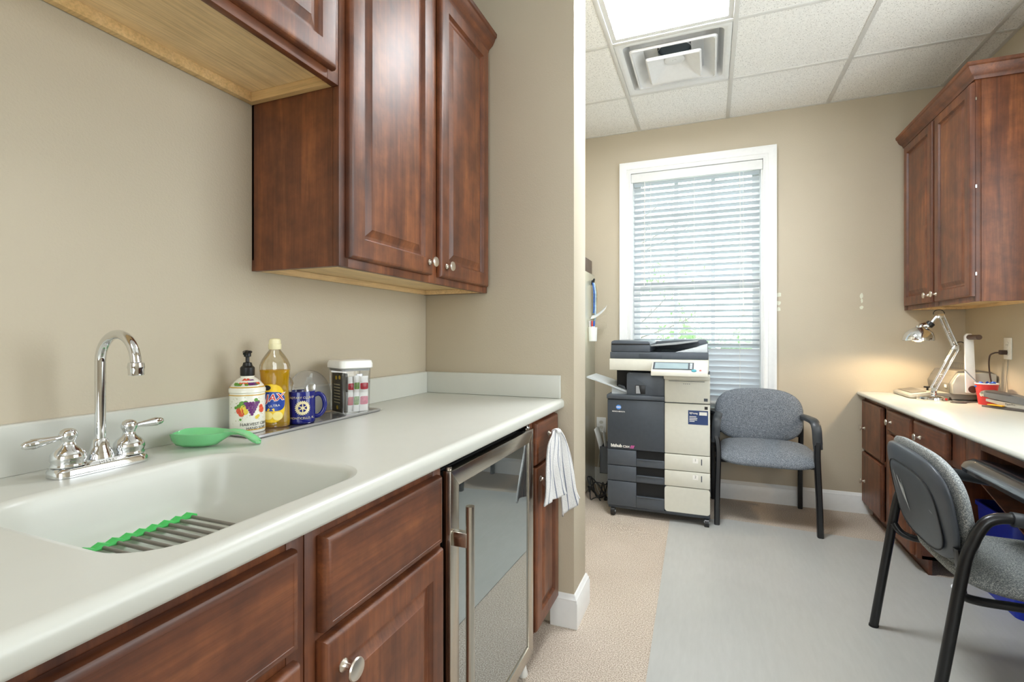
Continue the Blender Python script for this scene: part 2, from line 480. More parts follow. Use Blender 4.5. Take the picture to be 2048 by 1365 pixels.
# baseboards
BB = [(0, 0), (.016, 0), (.016, .098), (.013, .104), (.013, .112), (.008, .118), (.007, .124), (.002, .131), (0, .131)]
def baseboard(name, path):
    return struct(sweep(path, BB, lambda p, h: Vector((p.x, p.y, h))).build(name, M['white']))
baseboard('baseboard_back', [(.985, YB), (-.842, YB)])
baseboard('baseboard_partition', [(XL + .4, YE), (XE, YE), (XE, YW), (-.60, YW)])
baseboard('baseboard_front', [(XL, YF), (XR, YF)])

# ------------------------------------------------------------------ window
win = thing('window_1', 'white double hung window in the far wall behind the copier', 'window', (-.108, YB, WZ0)); struct(win)
CAS = [(0, 0), (0, .020), (.008, .022), (.014, .018), (.030, .018), (.034, .022), (.060, .026), (.068, .030), (.084, .030), (.084, 0)]
casing = sweep([(WX0, WZ0 - .02), (WX0, WZ1), (WX1, WZ1), (WX1, WZ0 - .02)], CAS, lambda p, h: Vector((p.x, YB - h, p.y)))
casing.build('window_casing', M['white'], win)
sb = MB(); sb.box(WX0 - .10, WX1 + .10, YB - .045, YB + .05, WZ0 - .035, WZ0, .006); sb.box(WX0 - .085, WX1 + .085, YB - .018, YB, WZ0 - .105, WZ0 - .036, .004)
sb.build('window_sill', M['white'], win)
jb = MB()
jb.box(WX0, WX0 + .012, YB, YB + T, WZ0, WZ1); jb.box(WX1 - .012, WX1, YB, YB + T, WZ0, WZ1); jb.box(WX0, WX1, YB, YB + T, WZ1 - .012, WZ1)
jb.box(WX0, WX1, YB + .05, YB + T + .02, WZ0 - .02, WZ0 + .01)
jb.build('window_jamb', M['white'], win)
def sash(z0, z1, y0, horizontals):
    y1 = y0 + .032; x0, x1 = WX0 + .014, WX1 - .014
    b = MB(); sw = .048
    b.box(x0, x0 + sw, y0, y1, z0, z1, .003); b.box(x1 - sw, x1, y0, y1, z0, z1, .003)
    b.box(x0 + sw + .0002, x1 - sw - .0002, y0 + .0006, y1 - .0006, z0, z0 + .05, .002); b.box(x0 + sw + .0002, x1 - sw - .0002, y0 + .0006, y1 - .0006, z1 - .045, z1, .002)
    s_ = b.build('window_sash', M['white'], win)
    m = MB(); ix = (x1 - x0 - 2 * sw) / 3
    for k in (1, 2): m.box(x0 + sw + ix * k - .014, x0 + sw + ix * k + .014, y0 + .006, y1 - .004, z0 + .05, z1 - .045)
    for z in horizontals: m.box(x0 + sw, x1 - sw, y0 + .007, y1 - .005, z - .010, z + .010)
    m.build('muntin_grid', M['white'], s_)
    MB().box(x0 + sw - .005, x1 - sw + .005, y0 + .014, y0 + .017, z0 + .045, z1 - .04).build('pane', M['pane'], s_)
sash(1.515, WZ1 - .012, YB + .098, (2.06,)); sash(WZ0 + .012, 1.555, YB + .064, (1.10,))

# venetian blind inside the frame
M['slat'] = mat_translucent('white_blind_slat', (222, 227, 232), 0.10, 0.4)
bl = thing('window_blind', 'white wooden venetian blind with its slats open in the far window', 'blind', (-.108, YB + .02, WZ1 - .02))
BX0, BX1 = WX0 + .006, WX1 - .006
MB().box(BX0 - .004, BX1 + .004, YB - .012, YB + .004, 2.335, 2.400, .003).build('valance', M['white'], bl)
MB().box(BX0 + .01, BX1 - .01, YB + .006, YB + .045, 2.345, 2.395, .002).build('head_rail', M['white'], bl)
ss = MB(); pitch = .0425; z = 2.325; nslat = 0
while z > .70:
    tilt = radians(17) if z > 1.10 else radians(17 + 48 * min(1, (1.10 - z) / .06 + .3))
    c_, s_ = cos(tilt), sin(tilt)
    loops_ = []
    for x in (BX0 + .012, BX1 - .012):
        L = []
        for q, h in ((-.0245, .0010), (0, .0026), (.0245, .0010), (.0245, -.0010), (0, .0004), (-.0245, -.0010)):
            L.append(Vector((x, YB + .030 + q * c_ + h * s_, z - q * s_ + h * c_)))
        loops_.append(L)
    ss.loops(loops_); z -= pitch; nslat += 1
ss.build('slats', M['slat'], bl, 60)
MB().box(BX0 + .012, BX1 - .012, YB + .008, YB + .052, .668, .688, .004).build('bottom_rail', M['white'], bl)
ld = MB()
for x in (BX0 + .14, -.108, BX1 - .14):
    for y in (YB + .0035, YB + .0565): ld.cyl((x, y, .68), (x, y, 2.35), .0011, n=6)
ld.build('ladder_cord', M['label_white'], bl)
MB().cyl((BX0 + .095, YB - .002, 2.34), (BX0 + .093, YB - .006, 1.54), .0032, .0036, 8).build('tilt_wand', M['grid'], bl)
pc = MB(); pc.cyl((BX1 - .118, YB - .002, 2.34), (BX1 - .116, YB - .004, 1.335), .0011, n=6); pc.cyl((BX1 - .145, YB - .002, 2.34), (BX1 - .117, YB - .004, 1.345), .0011, n=6)
pco = pc.build('pull_cord', M['label_white'], bl)
MB().lathe([(.002, 0), (.009, -.006), (.0105, -.03), (.006, -.034), (0, -.034)], (BX1 - .1165, YB - .004, 1.340), n=14).build('tassel', M['whiteplastic'], pco)

# outdoors beyond the window
M['grass'] = plain('lawn_grass', (120, 124, 108), 0.9, var=0.2, scale=6)
struct(MB().box(-16, 14, YB + T + .4, 26, -.5, -.42).build('ground', M['grass']))
M['leaf'] = mat_translucent('pale_green_leaves', (120, 152, 100), 0.4, 0.5); M['bark'] = plain('grey_bark', (120, 116, 110), 0.9, var=0.2)
def leafy(mb, c, r, n, rnd, size=.06, squash=1.0):
    for _ in range(n):
        d = Vector((rnd.gauss(0, 1), rnd.gauss(0, 1), rnd.gauss(0, 1))).normalized() * (r * rnd.random() ** .4)
        p = Vector(c) + Vector((d.x, d.y, d.z * squash))
        a = Vector((rnd.gauss(0, 1), rnd.gauss(0, 1), rnd.gauss(0, 1))).normalized(); b = a.orthogonal().normalized()
        s = size * rnd.uniform(.6, 1.3)
        mb.poly([p - a * s, p + b * s * .45, p + a * s, p - b * s * .45])
rnd = random.Random(3)
tr = thing('garden_tree', 'bare branched young tree outside the far window', 'tree', (-1.15, 7.0, -.42))
tk = MB(); tk.tube([(-1.15, 7, -.42), (-1.12, 7, .8), (-1.16, 7.02, 1.7), (-1.1, 7.0, 3.0), (-1.0, 7, 4.2)], [.07, .06, .05, .035, .012], 10, smooth=4)
for k in range(26):
    z0 = rnd.uniform(.9, 3.2); a = rnd.uniform(0, 2 * pi); ln = rnd.uniform(.5, 1.3); b0 = Vector((-1.13, 7.0, z0))
    d = Vector((cos(a), sin(a) * .6, rnd.uniform(.2, .8)))
    m1 = b0 + d * ln * .5 + Vector((0, 0, .05)); e1 = b0 + d * ln + Vector((0, 0, .18))
    tk.tube([b0, m1, e1], [.016, .010, .004], 6, smooth=3)
    for q in range(3):
        st = b0.lerp(e1, rnd.uniform(.4, .9)); d2 = Vector((rnd.gauss(0, 1), rnd.gauss(0, .6), rnd.uniform(0, 1))).normalized()
        tk.tube([st, st + d2 * rnd.uniform(.2, .5)], [.006, .002], 5)
tk.build('trunk', M['bark'], tr)
lf = MB()
for k in range(22): leafy(lf, (-1.1 + rnd.uniform(-.9, .9), 7 + rnd.uniform(-.4, .4), rnd.uniform(1.0, 2.1)), .25, 26, rnd, .04)
lf.build('leaves', M['leaf'], tr, recalc=False)
for k, (hx, hy, hw, hz, lab) in enumerate(((-2.35, 10.8, .72, 1.25, 'pale green hedge furthest left outside the far window'), (.1, 11, .72, 1.0, 'pale green hedge seen through the middle of the far window'), (2.55, 10.8, .72, 1.15, 'pale green hedge furthest right outside the far window'))):
    hb = MB()
    for q in range(40): leafy(hb, (hx + rnd.uniform(-hw, hw), hy + rnd.uniform(-.4, .4), rnd.uniform(-.2, hz)), .4, 34, rnd, .11)
    o = hb.build('hedge', M['leaf'], None, recalc=False, loc=(hx, hy, -.42))
    tag(o, lab, 'hedge', 'hedges outside the far window')

# ------------------------------------------------------------------ ceiling light panels and air diffuser
M['diffuser'] = mat_emit('lit_acrylic_diffuser', (246, 251, 255), 32.0); M['diffuser_dim'] = mat_emit('lit_acrylic_diffuser_dimmer', (246, 251, 255), 7.0)
def ceiling_light(j0, label, lit='diffuser'):
    x0, x1 = G0 + .008, G0 + GS - .008; y1 = R0 - GS * j0 - .008; y0 = R0 - GS * (j0 + 1) + .008
    r = thing('ceiling_light', label, 'light', ((x0 + x1) / 2, (y0 + y1) / 2, ZC), 'ceiling light panels')
    f = MB(); w = .028
    f.box(x0, x0 + w, y0, y1, ZC + .0025, ZC + .05); f.box(x1 - w, x1, y0, y1, ZC + .0025, ZC + .05)
    f.box(x0 + w, x1 - w, y0, y0 + w, ZC + .0025, ZC + .05); f.box(x0 + w, x1 - w, y1 - w, y1, ZC + .0025, ZC + .05)
    f.box(x0, x1, y0, y1, ZC + .06, ZC + .07)
    f.build('frame', M['grid'], r)
    MB().box(x0 + .0282, x1 - .0282, y0 + .0282, y1 - .0282, ZC + .006, ZC + .012).build('diffuser', M[lit], r)
ceiling_light(1, 'lit ceiling light panel beside the square air diffuser')
ceiling_light(6, 'lit ceiling light panel behind the viewer above the kitchenette', 'diffuser_dim')

M['ventwhite'] = plain('white_enamel', (226, 226, 226), 0.35, var=0.02)
M['duct'] = plain('dark_blue_duct_lining', (20, 44, 64), 0.4, var=0.3)
vx, vy = G0 + GS / 2, R0 + GS / 2 - GS
vt = thing('air_diffuser', 'square white stepped ceiling air diffuser next to the light panel', 'vent', (vx, vy, ZC))
def sq(h, z, r=.02): return [Vector((p[0], p[1], z)) for p in rrect(vx, vy, h, h, r, 5)]
MB().loops([sq(.294, ZC + .002, .002), sq(.294, ZC - .004, .002), sq(.278, ZC - .006, .004), sq(.268, ZC - .002, .006), sq(.258, ZC + .002, .03), sq(.246, ZC + .035, .035), sq(.235, ZC + .072, .03), sq(.09, ZC + .075, .03)], False, False).build('frame', M['ventwhite'], vt)
MB().box(vx - .3, vx + .3, vy - .3, vy + .3, ZC + .20, ZC + .21).build('backing_plate', M['ventwhite'], vt)
MB().lathe([(.092, .06), (.092, 0)], (vx, vy, ZC + .070), n=36, capped=False).build('duct_collar', M['ventwhite'], vt)
MB().lathe([(0, 0), (.090, 0), (.090, .004), (0, .004)], (vx, vy, ZC + .085), n=36).build('duct_opening', M['duct'], vt)
MB().loops([sq(.222, ZC - .012, .02), sq(.226, ZC - .004, .02), sq(.165, ZC + .034, .02), sq(.158, ZC + .032, .02), sq(.212, ZC - .006, .02), sq(.214, ZC - .014, .02), sq(.222, ZC - .014, .02), sq(.222, ZC - .012, .02)], False, False).build('outer_cone', M['ventwhite'], vt)
MB().loops([sq(.142, ZC - .030, .014), sq(.146, ZC - .022, .014), sq(.05, ZC + .032, .03), sq(.02, ZC + .034, .015), ], False, True).build('cone_back', M['ventwhite'], vt)
MB().loops([sq(.146, ZC - .030, .014), sq(.137, ZC - .035, .012), sq(.128, ZC - .031, .010), sq(.052, ZC + .026, .04)], False, True).build('inner_cone', M['ventwhite'], vt, 12)
MB().lathe([(.055, .006), (.055, 0), (.048, -.003), (.012, -.001), (.008, -.004), (0, -.004)], (vx, vy, ZC + .018), n=32, capped=True).build('centre_disc', M['ventwhite'], vt)

# ------------------------------------------------------------------ kitchenette: base units
FX = -.585      # face-frame plane; fronts stand 18 mm proud of it
def carcass(root, y0, y1, zt=.775):
    b = MB()
    b.box(XL + .004, FX - .02, y0 + .001, y0 + .017, .10, zt); b.box(XL + .004, FX - .02, y1 - .017, y1 - .001, .10, zt)
    b.box(XL + .004, FX - .02, y0 + .001, y1 - .001, .10, .118); b.box(XL + .004, XL + .012, y0 + .001, y1 - .001, .10, zt)
    b.build('carcass', M['cherryZ'], root)
    MB().box(FX - .095, FX - .08, y0 + .001, y1 - .001, 0.001, .10).build('toe_kick', M['cherryY'], root)
def face_frame(root, y0, y1, rails, stiles=(), zt=.872, zb=.10):
    b = MB()
    b.box(FX - .02, FX, y0 + .001, y0 + .035, zb, zt, .001); b.box(FX - .02, FX, y1 - .035, y1 - .001, zb, zt, .001)
    for z0, z1 in rails: b.box(FX - .0195, FX - .0007, y0 + .0352, y1 - .0352, z0, z1, .001)
    for a, c in stiles: b.box(FX - .02, FX, a, c, zb, zt, .001)
    b.build('face_frame', M['cherryZ'], root)
def front(root, y0, y1, z0, z1, kind, grain, name, x=FX, nx=1):
    return rect_loops(y1 - y0, z1 - z0, DOOR if kind == 'door' else DRAWER, fn_plane(x + nx * .0006, y0, z0, nx)).build(name, M[grain], root, 24)

u = thing('sink_base_cabinet', 'cherry wood base cabinet below the sink with a wide false front', 'cabinet', (-.88, .12, 0))
carcass(u, -.36, .597); face_frame(u, -.36, .597, ((.10, .13), (.672, .71), (.84, .872)))
front(u, -.31, .571, .70, .849, 'drawer', 'cherryY', 'false_front')
for a, b_, kn in ((-.31, .125, .095), (.135, .575, .165)):
    d = front(u, a, b_, .118, .678, 'door', 'cherryZ', 'door'); knob((FX + .02, kn, .62), (1, 0, 0), d)
u = thing('drawer_base_cabinet', 'cherry wood base cabinet with a drawer above a knobbed door left of the fridge', 'cabinet', (-.88, .81, 0))
carcass(u, .597, 1.018); face_frame(u, .597, 1.018, ((.10, .13), (.672, .70), (.84, .872)))
front(u, .624, .998, .693, .848, 'drawer', 'cherryY', 'drawer')
d = front(u, .622, 1.003, .118, .681, 'door', 'cherryZ', 'door'); knob((FX + .02, .662, .622), (1, 0, 0), d, sc=1.1)
u = thing('narrow_base_cabinet', 'narrow cherry wood base cabinet against the partition, holding the dish towel', 'cabinet', (-.88, 1.79, 0))
carcass(u, 1.632, 1.938); face_frame(u, 1.632, 1.938, ((.10, .13), (.69, .715), (.85, .872)))
dn = front(u, 1.662, 1.924, .708, .857, 'drawer', 'cherryY', 'drawer'); knob((FX + .02, 1.79, .80), (1, 0, 0), dn)
d = front(u, 1.660, 1.930, .118, .699, 'door', 'cherryZ', 'door'); knob((FX + .02, 1.694, .655), (1, 0, 0), d)

# drinks fridge
fr = thing('drinks_fridge', 'stainless framed glass door drinks fridge built in under the countertop', 'fridge', (-.88, 1.325, 0))
fb = MB(); fb.box(XL + .05, FX - .018, 1.036, 1.622, .05, .845, .004); fb.box(FX - .05, FX - .03, 1.04, 1.618, .012, .07); fb.build('body', M['blackmatte'], fr)
FY0, FY1, FZ0, FZ1 = 1.031, 1.618, .076, .848
MB().box(FX - .016, FX - .002, FY0 + .004, FY1 - .004, FZ0 + .004, FZ1 - .004, .002).build('door_gasket', M['blackmatte'], fr)
dr = MB(); w = .042; xf0, xf1 = FX - .002, FX + .020
def mitre(y0, y1, z0, z1):
    o = [(y0, z0), (y1, z0), (y1, z1), (y0, z1)]; i = [(y0 + w, z0 + w), (y1 - w, z0 + w), (y1 - w, z1 - w), (y0 + w, z1 - w)]
    return o, i
o_, i_ = mitre(FY0, FY1, FZ0, FZ1)
for k in range(4):
    q = [o_[k], o_[(k + 1) % 4], i_[(k + 1) % 4], i_[k]]
    MB().prism(q, 'x', xf0, xf1, .0012).build('door_rail' if k % 2 == 0 else 'door_stile', M['steelY' if k % 2 == 0 else 'steelZ'], fr)
MB().box(xf0 + .004, xf1 - .005, FY0 + w - .004, FY1 - w + .004, FZ0 + w - .004, FZ1 - w + .004).build('door_glass', M['glassdark'], fr)
hy, hx_ = 1.046, FX + .063
h = MB().cyl((hx_, hy, .20), (hx_, hy, .768), .0105, n=28).build('handle', M['steelZ'], fr, 40)
MB().box(xf1, hx_ - .004, hy - .010, hy + .010, .672, .706, .0015).build('handle_bracket', M['steelY'], h)
MB().box(xf1, hx_ - .004, hy - .010, hy + .010, .262, .296, .0015).build('handle_bracket', M['steelY'], h)
hg = MB(); hg.box(FX - .03, FX + .012, 1.57, 1.612, .8485, .855, .001); hg.cyl((FX + .004, 1.60, .849), (FX + .004, 1.60, .862), .006, n=12); hg.build('hinge', M['chrome'], fr)
MB().cyl((FX + .006, 1.045, .848), (FX + .006, 1.045, .855), .008, n=14).build('hinge_pin', M['nickel'], fr)
for y in (1.075, 1.60): MB().lathe([(.016, 0), (.018, .006), (.012, .03), (.012, .052)], (FX - .012, y, 0.0), n=16).build('levelling_foot', M['whiteplastic'], fr)

# ------------------------------------------------------------------ countertop with its moulded sink
CZ, CF, CY0 = .914, -.546, -.42
ct = thing('countertop', 'cream solid surface countertop with moulded sink and upstand along the left wall', 'countertop', (-.87, .76, CZ - .038))
sx, sy, shx, shy, sr = -.800, .573, .196, .203, .075
slab = MB(); edge = .018
def ring(hx, hy, r, z, n=8): return [Vector((p[0], p[1], z)) for p in rrect(sx, sy, hx, hy, r, n)]
inner = rrect(sx, sy, shx + .012, shy + .012, sr + .012, 8)
ox0, ox1, oy0, oy1 = XL + .002, CF - edge - .001, sy - .30, sy + .30
outer = []
for (px, py) in inner:
    dx, dy = px - sx, py - sy
    tx = ((ox1 - sx) if dx > 0 else (ox0 - sx)) / dx if abs(dx) > 1e-6 else 1e9
    ty = ((oy1 - sy) if dy > 0 else (oy0 - sy)) / dy if abs(dy) > 1e-6 else 1e9
    t_ = min(tx, ty); outer.append((sx + dx * t_, sy + dy * t_))
slab.loops([[Vector((p[0], p[1], CZ)) for p in outer], [Vector((p[0], p[1], CZ)) for p in inner]], False, False)
for cx_, cy_ in ((ox0, oy0), (ox1, oy0), (ox0, oy1), (ox1, oy1)):
    # close the four corner slivers of the ring
    near = sorted(range(len(outer)), key=lambda i: (outer[i][0] - cx_) ** 2 + (outer[i][1] - cy_) ** 2)
    i0 = near[0]; cand = [i for i in ((i0 + 1) % len(outer), (i0 - 1) % len(outer))]
    for i1 in cand:
        a, b_ = outer[i0], outer[i1]
        if abs(a[0] - b_[0]) > 1e-5 and abs(a[1] - b_[1]) > 1e-5:
            slab.poly([(a[0], a[1], CZ), (b_[0], b_[1], CZ), (cx_, cy_, CZ)])
slab.poly([(ox0, CY0, CZ), (ox1, CY0, CZ), (ox1, oy0, CZ), (ox0, oy0, CZ)])
slab.poly([(ox0, oy1, CZ), (ox1, oy1, CZ), (ox1, YW - .001, CZ), (ox0, YW - .001, CZ)])
prof = [(CF - .034, CZ - .038), (CF - .034, CZ - .006), (CF - edge - .001, CZ - .006), (CF - edge - .001, CZ)] + [(CF - edge + edge * sin(a), CZ - .016 + .016 * cos(a)) for a in [pi / 2 * k / 7 for k in range(0, 8)]] + [(CF, CZ - .030), (CF - .003, CZ - .036), (CF - .008, CZ - .038)]
yend = YW - .001
for f_ in slab.bm.faces: f_.normal_update()
slab.loops([[Vector((x, CY0 - .0002, z)) for x, z in prof], [Vector((x, yend + .0002, z)) for x, z in prof]], True, True)
slab.build('slab', M['counter'], ct, 50)
bs = []
for k_, (ins, z_) in enumerate(((-.012, .914), (-.006, .9128), (-.001, .9095), (.002, .904), (.006, .885), (.014, .845), (.022, .822), (.036, .804), (.056, .796), (.09, .793))):
    bs.append(ring(shx - ins, shy - ins, max(.03, sr - ins * .6), z_))
MB().loops(bs, False, True).build('sink_basin', M['counter'], ct, 60)
BH = .093
MB().prism([(XL + .002, CZ + .0005), (XL + .021, CZ + .0005), (XL + .021, CZ + BH - .004), (XL + .018, CZ + BH), (XL + .002, CZ + BH)], 'y', CY0, YW - .022).build('upstand', M['counter'], ct)
MB().box(XL + .002, CF - .012, YW - .021, YW - .002, CZ + .0005, CZ + BH, .003).build('upstand', M['counter'], ct)


# ------------------------------------------------------------------ wall cabinets on the left
UX = -.886
def maple_underside(root, x0, x1, y0, y1, z0, drop=.022):
    b = MB(); b.box(x0, x1, y0, y1, z0 + drop, z0 + drop + .012); b.build('underside', M['maple'], root)
    return b
CROWN = [(0, 0), (.006, 0), (.009, .010), (.014, .016), (.026, .026), (.034, .040), (.038, .052), (.044, .056), (.046, .070), (0, .070)]
tc = thing('wall_cabinet', 'tall cherry wood wall cabinet with two doors beside the partition', 'cabinet', (-1.04, 1.48, 1.348))
Y0, Y1, Z0, Z1 = 1.023, 1.937, 1.348, 2.405
b = MB(); b.box(XL + .0004, UX - .0202, Y0, Y0 + .016, Z0, Z1); b.box(XL + .002, UX - .021, Y1 - .016, Y1, Z0, Z1); b.box(XL + .002, UX - .021, Y0, Y1, Z1 - .016, Z1); b.box(XL + .002, XL + .008, Y0, Y1, Z0 + .03, Z1)
b.build('carcass', M['cherryZ'], tc)
b = MB(); b.box(XL + .010, UX - .022, Y0 + .017, Y1 - .017, Z0 + .020, Z0 + .030); b.box(XL + .003, XL + .02, Y0 + .017, Y1 - .017, Z0 + .001, Z0 + .019); b.box(XL + .021, UX - .022, Y1 - .034, Y1 - .017, Z0 + .001, Z0 + .019); b.build('underside', M['maple'], tc)
b = MB(); b.box(UX - .02, UX, Y0, Y0 + .036, Z0, Z1, .001); b.box(UX - .02, UX, Y1 - .042, Y1, Z0, Z1, .001); b.box(UX - .02, UX, 1.462, 1.512, Z0, Z1, .001)
b.box(UX - .0195, UX - .0007, Y0 + .0362, 1.4618, Z0, Z0 + .038, .001); b.box(UX - .0195, UX - .0007, 1.5122, Y1 - .0422, Z0, Z0 + .038, .001); b.box(UX - .0195, UX - .0007, Y0 + .036, Y1 - .042, Z1 - .03, Z1, .001)
b.build('face_frame', M['cherryZ'], tc)
d = front(tc, 1.047, 1.460, 1.372, 2.372, 'door', 'cherryZ', 'door', UX); knob((UX + .02, 1.434, 1.412), (1, 0, 0), d)
d = front(tc, 1.514, 1.912, 1.372, 2.372, 'door', 'cherryZ', 'door', UX); knob((UX + .02, 1.550, 1.412), (1, 0, 0), d)
cr = MB(); cr.loops([[Vector((UX + .001 + o, y, 2.376 + h)) for o, h in CROWN] for y in (Y0, Y1)]); cr.build('crown_moulding', M['cherryY'], tc, 25)

sc_ = thing('wall_cabinet', 'short cherry wood wall cabinet high above the sink', 'cabinet', (-1.04, .35, 1.81))
Y0, Y1, Z0 = -.36, 1.022, 1.81
b = MB(); b.box(XL + .002, UX - .021, Y0, Y0 + .016, Z0, Z1); b.box(XL + .002, UX - .021, Y0, Y1, Z1 - .016, Z1); b.box(XL + .002, XL + .008, Y0, Y1, Z0 + .03, Z1); b.build('carcass', M['cherryZ'], sc_)
b = MB(); b.box(XL + .010, UX - .022, Y0 + .017, Y1 - .019, Z0 + .026, Z0 + .034); b.build('underside', M['maple'], sc_)
b = MB(); b.box(XL + .003, XL + .021, Y0 + .017, Y1 - .001, Z0 + .001, Z0 + .027); b.box(XL + .021, UX - .022, Y1 - .018, Y1 - .001, Z0 + .001, Z0 + .027); b.build('hanging_rail', M['mapleX'], sc_)
b = MB(); b.box(UX - .02, UX, Y0, Y0 + .036, Z0, Z1, .001); b.box(UX - .02, UX, Y1 - .040, Y1 - .001, Z0, Z1, .001); b.box(UX - .0195, UX - .0007, .3502, Y1 - .0402, Z0, Z0 + .036, .001); b.box(UX - .0195, UX - .0007, Y0 + .0362, .3098, Z0, Z0 + .036, .001); b.box(UX - .02, UX, .31, .35, Z0, Z1, .001)
b.build('face_frame', M['cherryY'], sc_)
front(sc_, .352, .996, 1.834, 2.372, 'door', 'cherryZ', 'door', UX); front(sc_, -.335, .306, 1.834, 2.372, 'door', 'cherryZ', 'door', UX)
cr = MB(); cr.loops([[Vector((UX + .001 + o, y, 2.376 + h)) for o, h in CROWN] for y in (Y0, Y1)]); cr.build('crown_moulding', M['cherryY'], sc_, 25)

# wall cabinet on the right
RX = 1.156
rc = thing('wall_cabinet', 'cherry wood wall cabinet with crown moulding above the desk lamp', 'cabinet', (1.31, 3.43, 1.328))
Y0, Y1, Z0, Z1 = 2.966, 3.885, 1.328, 2.385
b = MB(); b.box(RX + .021, XR - .002, Y0, Y0 + .016, Z0, Z1, .001); b.box(RX + .021, XR - .002, Y1 - .016, Y1, Z0, Z1); b.box(RX + .021, XR - .002, Y0, Y1, Z1 - .016, Z1); b.box(XR - .008, XR - .002, Y0, Y1, Z0 + .03, Z1); b.build('carcass', M['cherryZ'], rc)
b = MB(); b.box(RX + .022, XR - .010, Y0 + .017, Y1 - .017, Z0 + .018, Z0 + .028); b.box(XR - .02, XR - .003, Y0 + .017, Y1 - .017, Z0 + .001, Z0 + .017); b.box(RX + .022, XR - .02, Y1 - .034, Y1 - .017, Z0 + .001, Z0 + .017); b.build('underside', M['maple'], rc)
b = MB(); b.box(RX, RX + .02, Y0, Y0 + .036, Z0, Z1, .001); b.box(RX, RX + .02, Y1 - .06, Y1, Z0, Z1, .001); b.box(RX, RX + .02, 3.37, 3.42, Z0, Z1, .001); b.box(RX + .0007, RX + .0195, Y0 + .0362, 3.3698, Z0, Z0 + .036, .001); b.box(RX + .0007, RX + .0195, 3.4202, Y1 - .0602, Z0, Z0 + .036, .001)
b.build('face_frame', M['cherryZ'], rc)
def frontR(root, y0, y1, z0, z1, kind, grain, name, x):
    return rect_loops(y1 - y0, z1 - z0, DOOR if kind == 'door' else DRAWER, lambda a, b_, n: Vector((x - .0006 - n, y0 + a, z0 + b_))).build(name, M[grain], root, 24)
d = frontR(rc, 3.408, 3.832, 1.352, 2.355, 'door', 'cherryZ', 'door', RX); knob((RX - .02, 3.442, 1.392), (-1, 0, 0), d)
d = frontR(rc, 2.968, 3.374, 1.352, 2.355, 'door', 'cherryZ', 'door', RX); knob((RX - .02, 3.342, 1.392), (-1, 0, 0), d)
sweep([(XR - .002, Y0 - .001), (RX - .001, Y0 - .001), (RX - .001, Y1)], [(o, h) for o, h in CROWN], lambda p, h: Vector((p.x, p.y, 2.366 + h))).build('crown_moulding', M['cherryY'], rc, 25)
for zz in (1.45, 1.86, 2.27): MB().box(RX - .001, RX + .004, 2.9635, 2.966, zz, zz + .014).build('hinge', M['chrome'], rc)

# ------------------------------------------------------------------ faucet
fx, fy = -1.083, .592
fa = thing('faucet', 'chrome two handle gooseneck faucet behind the sink', 'faucet', (fx, fy, CZ))
def plate(hx, hy, z): return [Vector((p[0], p[1], z)) for p in rrect(fx, fy, hx, hy, min(hx, .02), 6)]
MB().loops([plate(.027, .079, CZ + .0005), plate(.027, .079, CZ + .010), plate(.024, .076, CZ + .016), plate(.019, .071, CZ + .018)]).build('base_plate', M['chrome'], fa, 40)
cp = MB(); cp.loops([[Vector((fx + .001 + p[0], fy + p[1], z)) for p in rrect(0, 0, hx, hy, .004, 3)] for hx, hy, z in ((.023, .036, CZ + .016), (.0205, .026, CZ + .0215), (.016, .022, CZ + .0225))])
cp.build('centre_boss', M['chrome'], fa, 30)
M['etch'] = plain('engraved_line', (120, 120, 122), 0.4)
text_mesh('DELTA', .0085, M['label_white'], fa, lambda x, y, z: Vector((fx + .0245 - (y * .35), fy + x, CZ + .0175 + y * .8)), spacing=1.1)
sp = MB()
R_ = .0525; zc = 1.118
pth = [(fx, fy, CZ + .03), (fx, fy, 1.0), (fx, fy, zc)] + [(fx + R_ - R_ * cos(a), fy, zc + R_ * sin(a)) for a in [pi * k / 14 for k in range(1, 14)]] + [(fx + 2 * R_ + .001, fy, zc - .004)]
sp.tube(pth, .0088, 20, up=(0, 1, 0))
sp.lathe([(.0215, 0), (.0215, .003), (.019, .012), (.0145, .022), (.0125, .034), (.0092, .038)], (fx, fy, CZ + .020), n=28)
ex, ez = fx + 2 * R_ + .001, zc - .004
spo = sp.build('spout', M['chrome'], fa, 50)
MB().lathe([(.0088, .006), (.0125, .004), (.0135, -.004), (.0125, -.008), (.0122, -.018), (.0105, -.019), (.009, -.016)], (ex, fy, ez), n=24).build('aerator', M['chrome'], spo)
for s in (-1, 1):
    hy_ = fy + s * .0510
    b = MB().lathe([(.0255, 0), (.0260, .003), (.024, .007), (.0265, .013), (.0255, .022), (.020, .030), (.0125, .036), (.010, .043), (.0105, .046), (.0135, .052), (.0138, .058), (.011, .064), (.005, .0675), (0, .068)], (fx, hy_, CZ + .018), n=32).build('handle', M['chrome'], fa, 50)
    rp = [(.0055, .008), (.0042, .014), (.0052, .022), (.0068, .034), (.0085, .046), (.0092, .052), (.0075, .056), (.0075, .058), (.0068, .062), (.004, .0665), (0, .068)]
    MB().lathe(rp, (fx, hy_, CZ + .072), (0, s * 1.0, -.10 if s < 0 else .03), 20).build('lever', M['chrome'], b, 50)

